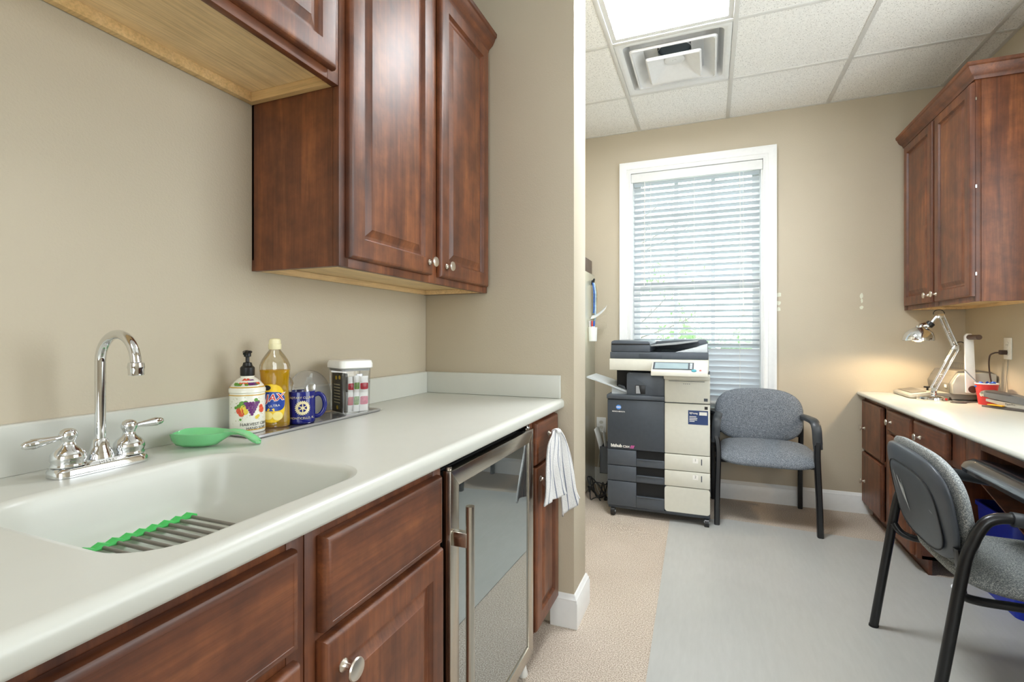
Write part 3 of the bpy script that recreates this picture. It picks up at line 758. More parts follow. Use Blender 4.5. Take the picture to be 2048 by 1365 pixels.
# ------------------------------------------------------------------ things around the sink
M['jade'] = mat_translucent('jade_green_glass', (138, 220, 156), 0.18, 0.12)
M['jade'].node_tree.nodes['Principled BSDF'].inputs['Coat Weight'].default_value = 0.5
srx, sry = -1.088, .790
spn = MB()
dirv = Vector((.105, .066, 0)).normalized(); prp = Vector((-dirv.y, dirv.x, 0))
secs = [(-.0525, .004, .029, .031), (-.0515, .013, .023, .032), (-.048, .023, .013, .033), (-.040, .034, .005, .036), (-.022, .044, .001, .036), (0, .048, .001, .035), (.022, .046, .001, .034), (.042, .038, .004, .033), (.058, .027, .015, .033), (.072, .021, .024, .035), (.088, .0195, .025, .033), (.104, .0205, .018, .027), (.118, .021, .006, .017), (.128, .017, .001, .010), (.134, .006, .001, .007)]
Ls = []
for (s_, hw, zb, zt) in secs:
    c0 = Vector((srx, sry, CZ + .0006)) + dirv * s_
    dish = .028 if s_ < .05 else (.006 if s_ < .07 else .004)
    ringp = []
    for t_ in range(7):  # underside from -w to +w
        q = -1 + 2 * t_ / 6
        ringp.append(c0 + prp * (hw * q) + Vector((0, 0, zb + (zt - zb) * abs(q) ** 3)))
    for t_ in range(7):
        q = 1 - 2 * t_ / 6
        zi = min(zt - .001, max(zb + .004, zt - dish * (1 - abs(q) ** 3)))
        ringp.append(c0 + prp * ((hw - .003) * q) + Vector((0, 0, zi if abs(q) < .99 else zt)))
    Ls.append(ringp)
o = spn.loops(Ls).build('spoon_rest', M['jade'], None, 45, loc=(srx, sry, CZ)); tag(o, 'jade green glass spoon rest on the counter beside the faucet', 'spoon rest')

M['traytop'] = plain('silver_tray', (196, 196, 200), 0.16, 0.85, var=0.04, scale=300)
tx0, tx1, ty0, ty1 = -1.166, -1.026, .898, 1.392
tl = []
for ins, z_ in ((.003, CZ + .0006), (0, CZ + .004), (0, CZ + .0085), (.003, CZ + .0095), (.006, CZ + .0085), (.009, CZ + .0045)):
    tl.append([Vector((p[0], p[1], z_)) for p in rrect((tx0 + tx1) / 2, (ty0 + ty1) / 2, (tx1 - tx0) / 2 - ins, (ty1 - ty0) / 2 - ins, .008, 4)])
o = MB().loops(tl).build('tray', M['traytop'], None, loc=((tx0 + tx1) / 2, (ty0 + ty1) / 2, CZ)); tag(o, 'long silver tray under the soaps and mug along the wall', 'tray')
TZ = CZ + .0052

def on_cyl(cx, cy, r, a0, z0, off=.0004):
    """wrap text-plane x along a vertical cylinder, centred at angle a0"""
    return lambda x, y, z: Vector((cx + (r + off) * cos(a0 + x / r), cy + (r + off) * sin(a0 + x / r), z0 + y))
def view_angle(cx, cy): return atan2(-cy, -cx)

# hand soap
hx0, hy0, hr = -1.121, .950, .042
so = thing('soap_dispenser', 'white hand soap pump bottle painted with fruit', 'soap dispenser', (hx0, hy0, TZ))
M['soapwhite'] = plain('white_ceramic_glaze', (236, 234, 222), 0.18, var=0.02)
body = [(0, 0), (hr - .001, 0), (hr, .003), (hr, .098), (hr - .001, .101), (hr + .0012, .103), (hr + .0012, .111), (hr - .001, .114), (.038, .120), (.030, .130), (.022, .137), (.0165, .140), (.0165, .144), (0, .144)]
bt = MB().lathe(body, (hx0, hy0, TZ), n=40).build('bottle', M['soapwhite'], so, 40)
M['gold'] = plain('golden_ochre_line', (206, 160, 40), 0.4); M['confetti'] = plain('olive_specks', (150, 150, 60), 0.5)
for zz in (.0965, .0085, .1165): MB().lathe([((hr if zz < .11 else .0405) + .0004, -.0012), ((hr if zz < .11 else .0405) + .0006, 0), ((hr if zz < .11 else .0392) + .0004, .0012)], (hx0, hy0, TZ + zz), n=40, capped=False).build('gold_band', M['gold'], so)
va = view_angle(hx0, hy0)
def dots(root, name, mat, items, cx, cy, r, a0, z0, th=.0006):
    m = MB()
    for (x, y, rr) in items:
        fn = on_cyl(cx, cy, r, a0, z0, th)
        m.poly([fn(x + rr * cos(k * pi / 4), y + rr * sin(k * pi / 4), 0) for k in range(8)])
    o = m.build(name, mat, root, recalc=False); o['kind'] = 'stuff'; return o
M['grape'] = plain('grape_purple', (104, 44, 112), 0.3, var=0.3, scale=400); M['fleaf'] = plain('leaf_green', (96, 150, 52), 0.4, var=0.25, scale=300)
M['fpeach'] = plain('peach_red', (216, 84, 52), 0.4, var=0.35, scale=200); M['fyellow'] = plain('pear_yellow', (224, 196, 60), 0.4, var=0.2, scale=200)
rr_ = random.Random(5)
grp = [(.010 + (j - i / 2) * .0062 + rr_.uniform(-.001, .001), .048 + i * .0058, .0036) for i in range(6) for j in range(i + 1)]
grp = [(x, min(y, .078), r) for x, y, r in grp]
dots(so, 'grape_motif', M['grape'], grp, hx0, hy0, hr, va, TZ, .0009)
dots(so, 'leaf_motif', M['fleaf'], [(-.012, .075, .008), (-.020, .069, .006), (-.004, .078, .006), (.026, .078, .005), (-.028, .066, .004), (.020, .084, .005), (-.016, .036, .003)], hx0, hy0, hr, va, TZ, .0006)
dots(so, 'pear_motif', M['fyellow'], [(-.008, .064, .009), (-.006, .055, .008), (.022, .040, .005), (.026, .043, .004)], hx0, hy0, hr, va, TZ, .0007)
dots(so, 'peach_motif', M['fpeach'], [(-.018, .058, .009), (-.014, .050, .007), (.036, .058, .008), (.034, .066, .006)], hx0, hy0, hr, va, TZ, .0008)
dots(so, 'speckles', M['confetti'], [(rr_.uniform(-.06, .06), rr_.uniform(.022, .092), rr_.uniform(.0004, .0011)) for _ in range(120)], hx0, hy0, hr, va, TZ, .0003)
def on_cone(x, y, z):   # painted fruit on the sloping shoulder
    t_ = y; r = .0395 - (.0395 - .020) * t_; a = va + x
    return Vector((hx0 + (r + .0008) * cos(a), hy0 + (r + .0008) * sin(a), TZ + .1195 + .0185 * t_ - .0012 * (1 - abs(2 * t_ - 1))+ .0012))
for nm, mt, its in (('shoulder_grapes', 'grape', [(.15 + .12 * i, .25 + .2 * j, .075) for i in range(4) for j in range(3)]), ('shoulder_peaches', 'fpeach', [(-.45 + .17 * i, .5 + .2 * (i % 2), .11) for i in range(4)] + [(.8, .4, .1)]), ('shoulder_leaves', 'fleaf', [(-.7, .25, .12), (-.5, .2, .1), (.62, .3, .09), (-.05, .2, .08), (-.9, .4, .1)])):
    m = MB()
    for (x, y, rr) in [(a_, b_, c_ * 1.7) for a_, b_, c_ in its]: m.poly([on_cone(x + rr * cos(k * pi / 4), min(.98, max(.02, y + rr * 1.6 * sin(k * pi / 4))), 0) for k in range(8)])
    m.build(nm, M[mt], so, recalc=False)['kind'] = 'stuff'
text_mesh('HARVEST GRAPE', .0108, M['print_black'], so, on_cyl(hx0, hy0, hr, va + .55, TZ + .0225, .0008))
text_mesh('HAND SOAP', .0092, M['print_black'], so, on_cyl(hx0, hy0, hr, va + .55, TZ + .0125, .0008))
pm = MB(); pm.lathe([(.0165, 0), (.0172, .002), (.0172, .021), (.015, .024), (.012, .026), (.010, .034), (.0045, .036), (.0045, .048), (.0085, .050), (.0085, .058), (.011, .060), (.0115, .0625), (.009, .065), (0, .0655)], (hx0, hy0, TZ + .1442), n=24)
pm.tube([(hx0, hy0, TZ + .205), (hx0 + .008, hy0 - .012, TZ + .206), (hx0 + .013, hy0 - .020, TZ + .2015)], [.0058, .005, .004], 12)
pm.build('pump', M['black'], so, 35)

# dish soap
ax_, ay_ = -1.108, 1.026
ds = thing('dish_soap_bottle', 'clear bottle of yellow dish soap with a white cap', 'bottle', (ax_, ay_, TZ))
aw, ad = .0405, .027
oa = atan2(-ay_, -ax_) + pi / 2 - .36      # flat side roughly towards the room
def ov(x, y, z): return Vector((ax_ + x * cos(oa) - y * sin(oa), ay_ + x * sin(oa) + y * cos(oa), z))
def oval(w, d_, z, n=36): return [ov(w * cos(2 * pi * k / n), d_ * sin(2 * pi * k / n), TZ + z) for k in range(n)]
bp = [(.036, .0255, 0), (.039, .0275, .003), (.0405, .028, .012), (.0395, .0275, .05), (.0375, .0265, .085), (.0365, .026, .11), (.038, .0268, .135), (.0402, .0275, .155), (.0398, .0272, .168), (.034, .025, .182), (.024, .020, .197), (.0150, .0145, .208), (.0135, .0135, .213)]
M['soapbottle'] = mat_clear('clear_bottle_wall', (.97, .95, .86, 1), 0.06, 0.05)
M['soapliquid'] = mat_translucent('yellow_dish_liquid', (255, 216, 40), 0.6, 0.12)
MB().loops([oval(w, d_, z) for w, d_, z in bp], True, False).build('bottle', M['soapbottle'], ds, 60)
lq = [(w - .0016, d_ - .0016, z + (.0015 if i == 0 else 0)) for i, (w, d_, z) in enumerate(bp) if z <= .155]
MB().loops([oval(w, d_, z) for w, d_, z in lq]).build('soap_liquid', M['soapliquid'], ds, 60)
M['creamcap'] = plain('cream_plastic', (240, 232, 190), 0.35)
cpm = MB(); cpm.lathe([(.0155, 0), (.0165, .002), (.0165, .014), (.0150, .016), (.0150, .024), (.013, .028), (.009, .030), (0, .0305)], (ax_, ay_, TZ + .211), n=28); cpm.build('cap', M['creamcap'], ds, 35)
def on_oval(x, y, z):
    # label wrapped on the bottle flank nearest the viewer
    a = -pi / 2 + x / .036
    sc = .0388 + .0008 * (1 if y < .05 else 0)
    zz = y; w = .0398 if zz < .05 else .0385
    return ov((w + z) * cos(a), (.0278 - .0008 * (zz > .05) + z) * sin(a), TZ + zz)
M['lblue'] = plain('label_blue', (24, 66, 160), 0.35, var=.2, scale=60); M['lred'] = plain('label_red', (214, 40, 40), 0.35); M['lyel'] = plain('label_yellow', (246, 206, 40), 0.35, var=.1); M['lemon'] = plain('lemon_pale', (250, 232, 150), 0.4)
def patch(root, name, mat, pts, fn, off):
    m = MB(); c = [sum(p[0] for p in pts) / len(pts), sum(p[1] for p in pts) / len(pts)]
    # concentric subdivision so the patch follows the curve
    n = 5; L = []
    for k in range(n, 0, -1):
        L.append([fn(c[0] + (p[0] - c[0]) * k / n, c[1] + (p[1] - c[1]) * k / n, off) for p in pts])
    m.loops(L, False, True); return m.build(name, mat, root, recalc=True)
def ell(cx, cy, rx, ry, n=24, pw=2.0): return [(cx + rx * math.copysign(abs(cos(2 * pi * k / n)) ** (2 / pw), cos(2 * pi * k / n)), cy + ry * math.copysign(abs(sin(2 * pi * k / n)) ** (2 / pw), sin(2 * pi * k / n))) for k in range(n)]
patch(ds, 'label', M['lyel'], ell(0, .066, .034, .052, pw=2.6), on_oval, .0008)
patch(ds, 'label_panel', M['lblue'], ell(0, .071, .034, .026, pw=3.2), on_oval, .0014)
patch(ds, 'label_tip', M['print_black'], ell(-.010, .108, .010, .007), on_oval, .0013)
for cx_, cy_, r_ in ((-.006, .033, .012), (.016, .032, .013)): patch(ds, 'lemon_motif', M['lemon'], ell(cx_, cy_, r_ * .9, r_ * .9), on_oval, .0016)
text_mesh('AJAX', .026, M['label_white'], ds, lambda x, y, z: on_oval(x, y + .080 + x * .12, .0019), bold=.0016, shear=.15)
text_mesh('AJAX', .026, M['lred'], ds, lambda x, y, z: on_oval(x, y + .080 + x * .12, .0023), shear=.15)
text_mesh('ULTRA', .0085, M['label_white'], ds, lambda x, y, z: on_oval(x + .008, y + .0595 + x * .1, .0022))

# mug
mx_, my_, mr = -1.087, 1.098, .0385
mg = thing('mug', 'dark blue mug with a cream gear emblem holding plastic cutlery', 'mug', (mx_, my_, TZ))
M['mugblue'] = plain('cobalt_glaze', (22, 30, 112), 0.12, var=.05)
mb = MB(); mb.lathe([(0, 0), (mr - .004, 0), (mr - .001, .002), (mr, .008), (mr, .088), (mr - .001, .091), (mr - .004, .091), (mr - .005, .088), (mr - .005, .010), (mr - .009, .006), (0, .006)], (mx_, my_, TZ), n=44)
ha = view_angle(mx_, my_) + 1.66
pts = [(mr - .003, .077), (mr + .010, .080), (mr + .021, .071), (mr + .026, .051), (mr + .023, .032), (mr + .011, .018), (mr - .003, .016)]
mb.tube([(mx_ + r * cos(ha), my_ + r * sin(ha), TZ + z) for r, z in pts], .0052, 12, smooth=5, sx=1.25)
mb.build('cup', M['mugblue'], mg, 60)
M['cream'] = plain('cream_print', (226, 214, 170), 0.4)
va = view_angle(mx_, my_) + .12
fn = on_cyl(mx_, my_, mr, va, TZ + .046, .0005)
gm = MB(); n = 96
def gr(k, r0, r1): return r1 if (k // 2) % 2 == 0 else r0
out = [fn(gr(k, .0180, .0208) * cos(2 * pi * k / n), gr(k, .0180, .0208) * sin(2 * pi * k / n), 0) for k in range(n)]
inn = [fn(.0115 * cos(2 * pi * k / n), .0115 * sin(2 * pi * k / n), 0) for k in range(n)]
gm.loops([out, inn], False, False)
fn2 = on_cyl(mx_, my_, mr, va, TZ + .046, .0006)
for k in range(6):
    a = k * pi / 3 + pi / 6; ca, sa = cos(a), sin(a); w_ = .0017
    gm.poly([fn2(.003 * ca - w_ * sa, .003 * sa + w_ * ca, 0), fn2(.003 * ca + w_ * sa, .003 * sa - w_ * ca, 0), fn2(.0125 * ca + w_ * sa * .6, .0125 * sa - w_ * ca * .6, 0), fn2(.0125 * ca - w_ * sa * .6, .0125 * sa + w_ * ca * .6, 0)])
gm.poly([fn2(.0042 * cos(k * pi / 8), .0042 * sin(k * pi / 8), 0) for k in range(16)])
gm.build('gear_emblem', M['cream'], mg, recalc=False)
text_mesh('ROTARY CLUB OF', .0085, M['cream'], mg, on_cyl(mx_, my_, mr, va, TZ + .0745, .0006), spacing=1.05)
text_mesh('MONTICELLO, FL', .0085, M['cream'], mg, on_cyl(mx_, my_, mr, va, TZ + .0175, .0006), spacing=1.05)
M['clearpl'] = mat_clear('clear_cutlery_plastic', (.80, .82, .82, 1), 0.38, 0.18)
for k, (dx, dy, lx, ly, ln, lab) in enumerate(((-.010, -.012, -.10, -.12, .128, 'clear plastic spoon standing bowl up on the left in the blue mug'), (.008, -.018, -.10, .48, .132, 'clear plastic fork leaning right in the blue mug'), (.008, -.022, -.14, .58, .150, 'clear plastic knife leaning furthest right in the blue mug'), (.010, -.004, .05, .30, .112, 'short clear plastic spoon at the front of the blue mug'))):
    d_ = Vector((lx, ly, 1)).normalized(); p0 = Vector((mx_ + dx, my_ + dy, TZ + .0075))
    e = MB(); side = d_.cross(Vector((.76, -.65, 0))).normalized(); nrm = side.cross(d_)
    prof = [(0, .004), (.3, .003), (.62, .0035), (.72, .008), (.82, .0125), (.93, .0105), (1, .002)] if k in (0, 3) else ([(0, .004), (.4, .003), (.66, .0035), (.76, .010), (.9, .010), (1, .008)] if k == 1 else [(0, .005), (.5, .0045), (.8, .007), (1, .003)])
    L = []
    for t_, w_ in prof:
        c = p0 + d_ * (ln * t_); cup_ = nrm * (-.004 if (k in (0, 3) and .7 < t_ < .96) else 0)
        L.append([c - side * w_, c + cup_ - nrm * .0007, c + side * w_, c + cup_ + nrm * .0007])
    o = e.loops(L).build('plastic_cutlery', M['clearpl'], None, 60, loc=tuple(p0)); tag(o, lab, 'cutlery', 'plastic cutlery in the blue mug')
# clear lid leaning behind the mug
M['frosted'] = mat_clear('milky_clear_plastic', (.86, .84, .80, 1), 0.03, 0.45)
o = MB().lathe([(0, 0), (.066, 0), (.070, .002), (.070, .006), (.066, .004), (0, .003)], (-1.150, 1.196, TZ + .072), (.95, -.25, .22), 40).build('frosted_dish', M['frosted'], None, loc=(-1.150, 1.196, TZ)); tag(o, 'round milky plastic dish leaning on the wall behind the blue mug', 'dish')

# clear canister with sachets
cx_, cy_, ca_ = -1.088, 1.308, -.44
def cb_(x, y, z): return Vector((cx_ + x * cos(ca_) - y * sin(ca_), cy_ + x * sin(ca_) + y * cos(ca_), TZ + z))
def crr(hx, hy, r, z): return [cb_(p[0], p[1], z) for p in rrect(0, 0, hx, hy, r, 6)]
cn = thing('storage_canister', 'clear square storage canister with a white push lid', 'canister', (cx_, cy_, TZ))
MB().loops([crr(.045, .046, .012, .0006), crr(.048, .049, .014, .004), crr(.051, .052, .014, .142)], True, False).build('jar', M['clear'], cn, 40)
MB().loops([crr(.0495, .0505, .013, .136), crr(.0495, .0505, .013, .146)], False, False).build('seal', M['greyplastic'], cn)
MB().loops([crr(.051, .052, .014, .1425), crr(.056, .057, .016, .146), crr(.056, .057, .016, .158), crr(.053, .054, .016, .168), crr(.048, .049, .014, .171)]).build('lid', M['whiteplastic'], cn, 40)
M['teabox'] = plain('dark_olive_carton', (48, 42, 28), 0.5); M['sachet'] = plain('glossy_white_foil', (232, 230, 226), 0.22, var=.04); M['sred'] = plain('cranberry_print', (176, 34, 52), 0.3, var=.3, scale=120); M['sgreen'] = plain('herbal_green_print', (110, 140, 70), 0.35, var=.4, scale=120); M['sgrey'] = plain('silver_foil', (168, 172, 178), 0.25, .6, var=.1)
M['spink'] = plain('pink_print', (196, 96, 120), 0.35, var=.2, scale=150)
def cbox(x0, x1, y0, y1, z0, z1, bev=0.0):
    m = MB().box(x0, x1, y0, y1, z0, z1, bev)
    for v in m.bm.verts: v.co = cb_(v.co.x, v.co.y, v.co.z)
    return m
q = thing('tea_carton', 'dark olive tea carton inside the clear canister', 'carton', tuple(cb_(0, -.035, .005)))
cbox(-.036, .036, -.0445, -.024, .005, .128, .001).build('carton', M['teabox'], q)
for zz, yy in ((.116, -.0), (.114, .018), (.020, .012)):
    MB().lathe([(0, 0), (.0065, 0), (.0065, .0006), (0, .0006)], cb_(.022 - yy * 1.4, -.0446, zz), tuple((cb_(0, -1, 0) - cb_(0, 0, 0))), 20).build('gold_seal', M['lyel'], q)
for k in range(7): cbox(-.02, .024, -.0449, -.0446, .034 + k * .0095, .037 + k * .0095).build('text_line', M['cream'], q)
def sachet(y, x, tilt, mats, lab, h_=.112, w_=.017):
    r = thing('drink_sachet', lab, 'sachet', tuple(cb_(x, y, .0055)), 'drink sachets in the canister')
    def sp_(a, t_, z): return cb_(x + t_ * .8, y + a + tilt * z, .0055 + z)
    def pil(z0, z1, th, w2):
        m = MB(); L = []
        for k in range(7):
            z = z0 + (z1 - z0) * k / 6; f = max(.08, sin(pi * k / 6)) * th
            L.append([sp_(w2 * cos(2 * pi * i / 16), f * sin(2 * pi * i / 16), z) for i in range(16)])
        return m.loops(L)
    pil(0, h_, .006, w_).build('sachet_body', mats[0], r)
    pil(h_ * .12, h_ * .55, .0072, w_ * .96).build('printed_panel', mats[1], r)
    pil(h_ * .52, h_ * .86, .0070, w_ * .96).build('printed_band', mats[2], r)
sachet(-.012, .030, .02, (M['sachet'], M['sred'], M['sred']), 'slim red and white drink sachet at the left in the canister', .112, .012)
sachet(.004, .036, .02, (M['sachet'], M['sgreen'], M['sgreen']), 'slim green drink sachet second from left in the canister', .115, .010)
sachet(.014, .024, .06, (M['sgrey'], M['sgrey'], M['sgrey']), 'silver grey drink sachet in the middle of the canister', .118, .012)
sachet(.030, .036, .01, (M['sachet'], M['spink'], M['sred']), 'wide pink and red drink sachet at the right in the canister', .112, .015)

# roll-up drying rack in the sink
M['silgreen'] = plain('lime_green_silicone', (66, 196, 92), 0.45, var=.04); M['rodgrey'] = plain('grey_coated_rod', (128, 122, 114), 0.35, .3, var=.08)
rk = thing('drying_rack', 'green and grey roll-up drying rack lying in the sink', 'dish rack', (-.80, .53, .795))
ry = [.672 - .0218 * k for k in range(11)]
for xs_ in (-.948, -.664):
    m = MB(); L = []
    for k, y in enumerate([.672 + .010 - .0109 * i for i in range(23)]):
        up_ = .0075 if k % 2 else .0028
        L.append([Vector((xs_ + dx, y, .8135 + dz)) for dx, dz in ((-.007, -up_ * .5), (.007, -up_ * .5), (.0085, 0), (.007, up_), (-.007, up_), (-.0085, 0))])
    m.loops(L).build('end_strip', M['silgreen'], rk, 30)
for y in ry: MB().cyl((-.942, y, .8135), (-.670, y, .8135), .0034, n=10).build('rod', M['rodgrey'], rk)

# dish towel over the narrow drawer's knob
M['towel'] = NT('striped_terry_cloth')
t = M['towel']; v = t.coord(); nf = t.noise(v, 200, 3, .8)
uvn = t.node('ShaderNodeUVMap'); sep = t.node('ShaderNodeSeparateXYZ'); t.l.new(uvn.outputs[0], sep.inputs[0])
st = t.ramp(sep.outputs['X'], [(0, srgb(232, 230, 228)), (.12, srgb(120, 128, 146)), (.15, srgb(232, 230, 228)), (.40, srgb(120, 128, 146)), (.43, srgb(232, 230, 228)), (.66, srgb(120, 128, 146)), (.69, srgb(232, 230, 228)), (.90, srgb(120, 128, 146)), (.93, srgb(232, 230, 228))], 'CONSTANT')
t.bump(nf, 1.0, .006); M['towel'] = t.set(st, .95)
def cloth(name, pts, parent, folds, depth, ph):
    """pts: rows of (left, right) points from the gather to the hem"""
    m = MB(); bm = m.bm; uvl = bm.loops.layers.uv.new('UVMap'); nu = 28
    rows = []
    A = catmull([Vector(p[0]) for p in pts], 6); B = catmull([Vector(p[1]) for p in pts], 6)
    nv = len(A)
    for j in range(nv):
        r_ = []; t_ = j / (nv - 1)
        for i in range(nu + 1):
            s_ = i / nu; p = A[j].lerp(B[j], s_)
            amp = depth * (.45 + .55 * t_)
            p = p + Vector((amp * sin(s_ * folds * 2 * pi + ph) + .002 * sin(s_ * 17 + t_ * 9), 0, .004 * sin(s_ * 6 + ph) * t_))
            r_.append((bm.verts.new(p), (s_, t_)))
        rows.append(r_)
    for j in range(nv - 1):
        for i in range(nu):
            q = [rows[j][i], rows[j][i + 1], rows[j + 1][i + 1], rows[j + 1][i]]
            f = bm.faces.new([x[0] for x in q])
            for lp, x in zip(f.loops, q): lp[uvl].uv = x[1]
    o = m.build(name, M['towel'], parent, 80)
    sd = o.modifiers.new('thickness', 'SOLIDIFY'); sd.thickness = .006; sd.offset = 0
    return o
tw = thing('dish_towel', 'white striped dish towel hanging from the narrow drawer knob', 'towel', (-.52, 1.79, .45))
X1, X2 = -.532, -.500
cloth('front_fold', [((X1, 1.735, .818), (X1, 1.800, .820)), ((X1 + .002, 1.672, .785), (X1 + .010, 1.775, .78)), ((X1 + .004, 1.648, .72), (X1 + .014, 1.742, .71)), ((X1 + .008, 1.622, .64), (X1 + .024, 1.760, .635)), ((X1 + .008, 1.600, .588), (X1 + .032, 1.775, .585))], tw, 1.2, .008, .3)
cloth('rear_fold', [((X1 + .003, 1.760, .822), (X1 + .004, 1.812, .812)), ((X1 + .004, 1.782, .775), (X1 + .022, 1.845, .765)), ((X1 + .008, 1.765, .69), (X1 + .042, 1.872, .66)), ((X1 + .012, 1.775, .59), (X1 + .055, 1.885, .57)), ((X1 + .016, 1.790, .490), (X1 + .064, 1.903, .528))], tw, 1.3, .008, 2.2)
m = MB(); m.lathe([(0, 0), (.010, .002), (.016, .012), (.017, .022), (.012, .033), (0, .038)], (-.552, 1.79, .805), (1, .1, .1), 14, sx=1.2, sy=.8); m.build('gathered_loop', M['towel'], tw, 80)


# ------------------------------------------------------------------ floor mat
vm = [(-.235, 3.285), (.10, 3.43), (.50, 3.40), (.984, 3.372), (.984, 2.992), (1.44, 2.992), (1.44, .64), (1.30, -.6), (-.165, -.6), (-.20, 1.72)]
o = MB().prism(vm, 'z', .0004, .0032).build('floor_mat', M['vinyl'], None, loc=(.36, 1.5, 0)); tag(o, 'large grey vinyl floor mat lying over the beige carpet', 'floor mat')

# ------------------------------------------------------------------ copier
PX0, PX1, PY0, PY1 = -.620, .001, 3.240, 3.800
cp = thing('copier', 'large charcoal and beige office photocopier in front of the far window', 'copier', (-.31, 3.52, 0))
XS = -.263      # where charcoal meets beige
b = MB(); b.box(PX0, PX1, PY0 + .022, PY1, .062, .757, .004); b.box(XS, PX1, PY0 + .022, PY1, .75, .915, .004); b.build('cabinet_body', M['charcoal'], cp)
MB().box(PX0 + .004, PX1, PY0 + .010, PY1 - .005, .048, .068, .005).build('plinth', M['charcoal'], cp)
MB().box(PX0, XS - .002, PY0, PY0 + .021, .434, .753, .004).build('front_door', M['charcoal'], cp)
def tray_front(z0, z1, name):
    b = MB()
    b.box(PX0, -.437, PY0, PY0 + .021, z0, z1, .003)
    b.box(-.437, XS - .002, PY0, PY0 + .021, z0, z1 - .052 if z1 - z0 < .15 else z1 - .085, .003)
    o = b.build(name, M['charcoal2'], cp)
    MB().box(-.430, XS - .010, PY0 - .006, PY0 + .010, (z1 - .058) if z1 - z0 < .15 else z1 - .091, (z1 - .050) if z1 - z0 < .15 else z1 - .083, .003).build('grip_lip', M['charcoal2'], o)
    MB().box(-.437, XS - .002, PY0 + .016, PY0 + .0215, z1 - .09, z1).build('grip_recess', M['blackmatte'], o)
    return o
tray_front(.330, .430, 'paper_drawer'); tray_front(.230, .326, 'paper_drawer'); tray_front(.068, .226, 'paper_drawer')
MB().box(XS, PX1, PY0 - .001, PY0 + .021, .434, .746, .004).build('side_door', M['beige'], cp)
for z0, z1, n_ in ((.332, .430, '1'), (.232, .328, '2')):
    q = MB().box(XS, PX1, PY0 - .001, PY0 + .021, z0, z1, .003).build('drawer_panel', M['beige'], cp)
    MB().box(-.098, -.066, PY0 - .0016, PY0 - .0008, z1 - .045, z1 - .016).build('number_label', M['label_white'], q)
    text_mesh(n_, .022, M['print_black'], q, lambda x, y, z, zc=z1 - .027: Vector((-.082 + x, PY0 - .002, zc + y)))
    MB().box(-.050, -.044, PY0 - .0016, PY0 - .0008, z1 - .055, z1 - .018).build('level_gauge', M['charcoal2'], q)
b = MB(); b.prism([(p[0], p[1]) for p in rrect((XS + PX1) / 2, .150, (PX1 - XS) / 2, .078, .018, 5)], 'y', PY0 - .001, PY0 + .021); b.build('lower_panel', M['beige'], cp)
dn_ = MB().box(XS, PX1, PY0 - .004, PY0 + .03, .752, .918, .005).build('toner_door', M['beige'], cp)
MB().box(XS + .025, PX1 - .03, PY0 - .0046, PY0 - .003, .884, .887).build('door_slot', M['charcoal'], dn_)
b = MB()
for k in range(4): b.box(-.152 + k * .011, -.146 + k * .011, PY0 - .0046, PY0 - .003, .868, .871)
o = b.build('indicator_dots', M['charcoal2'], dn_); o['kind'] = 'stuff'
MB().box(-.034, -.012, PY0 - .0046, PY0 - .003, .766, .784).build('recycling_mark', M['charcoal2'], dn_)
# dark exit unit and its tray
MB().box(PX0 - .004, XS - .001, PY0 - .008, PY1, .756, .786, .006).build('top_shelf', M['charcoal2'], cp)
b = MB(); pr = [(-.497, .786), (-.264, .786), (-.264, .930), (-.488, .930), (-.497, .920)]
b.prism(pr, 'y', PY0 + .002, PY1 - .05, .004)
ex_ = b.build('exit_unit', M['charcoal2'], cp)
b = MB(); b.box(-.442, -.380, PY0 - .001, PY0 + .003, .795, .850, .002); b.build('window_recess', M['black'], ex_)
b = MB(); b.prism([(-.438, .797), (-.410, .797), (-.420, .847), (-.438, .847)], 'y', PY0 - .003, PY0 + .001); b.build('lever_tab', M['greyplastic'], ex_)
MB().box(-.575, -.264, PY0 + .09, PY1 - .02, .786, .945, .003).build('output_bay', M['blackmatte'], cp)
b = MB()
L = []
for (x, z) in ((-.498, .797), (-.56, .818), (-.64, .846), (-.70, .865), (-.765, .884)):
    L.append([Vector((x, y, zz)) for y, zz in ((PY0 + .03, z + .010), (PY0 + .33, z + .010), (PY0 + .33, z), (PY0 + .03, z))])
b.loops(L)
ot = b.build('output_tray', M['palegrey'], cp)
b = MB(); b.prism([(-.60, .786), (-.499, .786), (-.499, .800), (-.60, .834)], 'y', PY0 + .045, PY0 + .06); b.build('tray_rib', M['palegrey'], ot)
b = MB(); b.prism([(-.57, .815), (-.505, .803), (-.52, .835), (-.56, .845)], 'y', PY0 + .07, PY0 + .25, .003); b.build('paper_guide', M['charcoal2'], ot)
# scanner, lid and document feeder
MB().box(PX0 + .015, PX1 - .007, PY0 - .018, PY1, .944, 1.018, .005).build('scanner_bed', M['beige'], cp)
ld_ = MB().box(PX0 + .019, PX1 - .009, PY0 - .012, PY1 - .01, 1.0195, 1.062, .005).build('scanner_lid', M['charcoal2'], cp)
MB().box(-.42, -.275, PY0 - .0135, PY0 - .006, 1.022, 1.053, .005).build('lid_grip', M['charcoal'], ld_)
b = MB(); b.prism([(-.597, 1.063), (-.350, 1.063), (-.350, 1.118), (-.362, 1.130), (-.575, 1.137), (-.595, 1.128)], 'y', PY0 - .006, PY1 - .12, .005)
b.build('document_feeder', M['charcoal2'], cp)
MB().box(-.592, -.352, PY0 - .0095, PY0 - .004, 1.108, 1.116, .002).build('feeder_slot', M['black'], cp)
b = MB(); b.prism([(-.350, 1.096), (-.20, 1.110), (-.072, 1.128), (-.068, 1.136), (-.20, 1.121), (-.350, 1.106)], 'y', PY0 + .03, PY1 - .16, .002)
b.build('feed_tray', M['greyplastic'], cp)
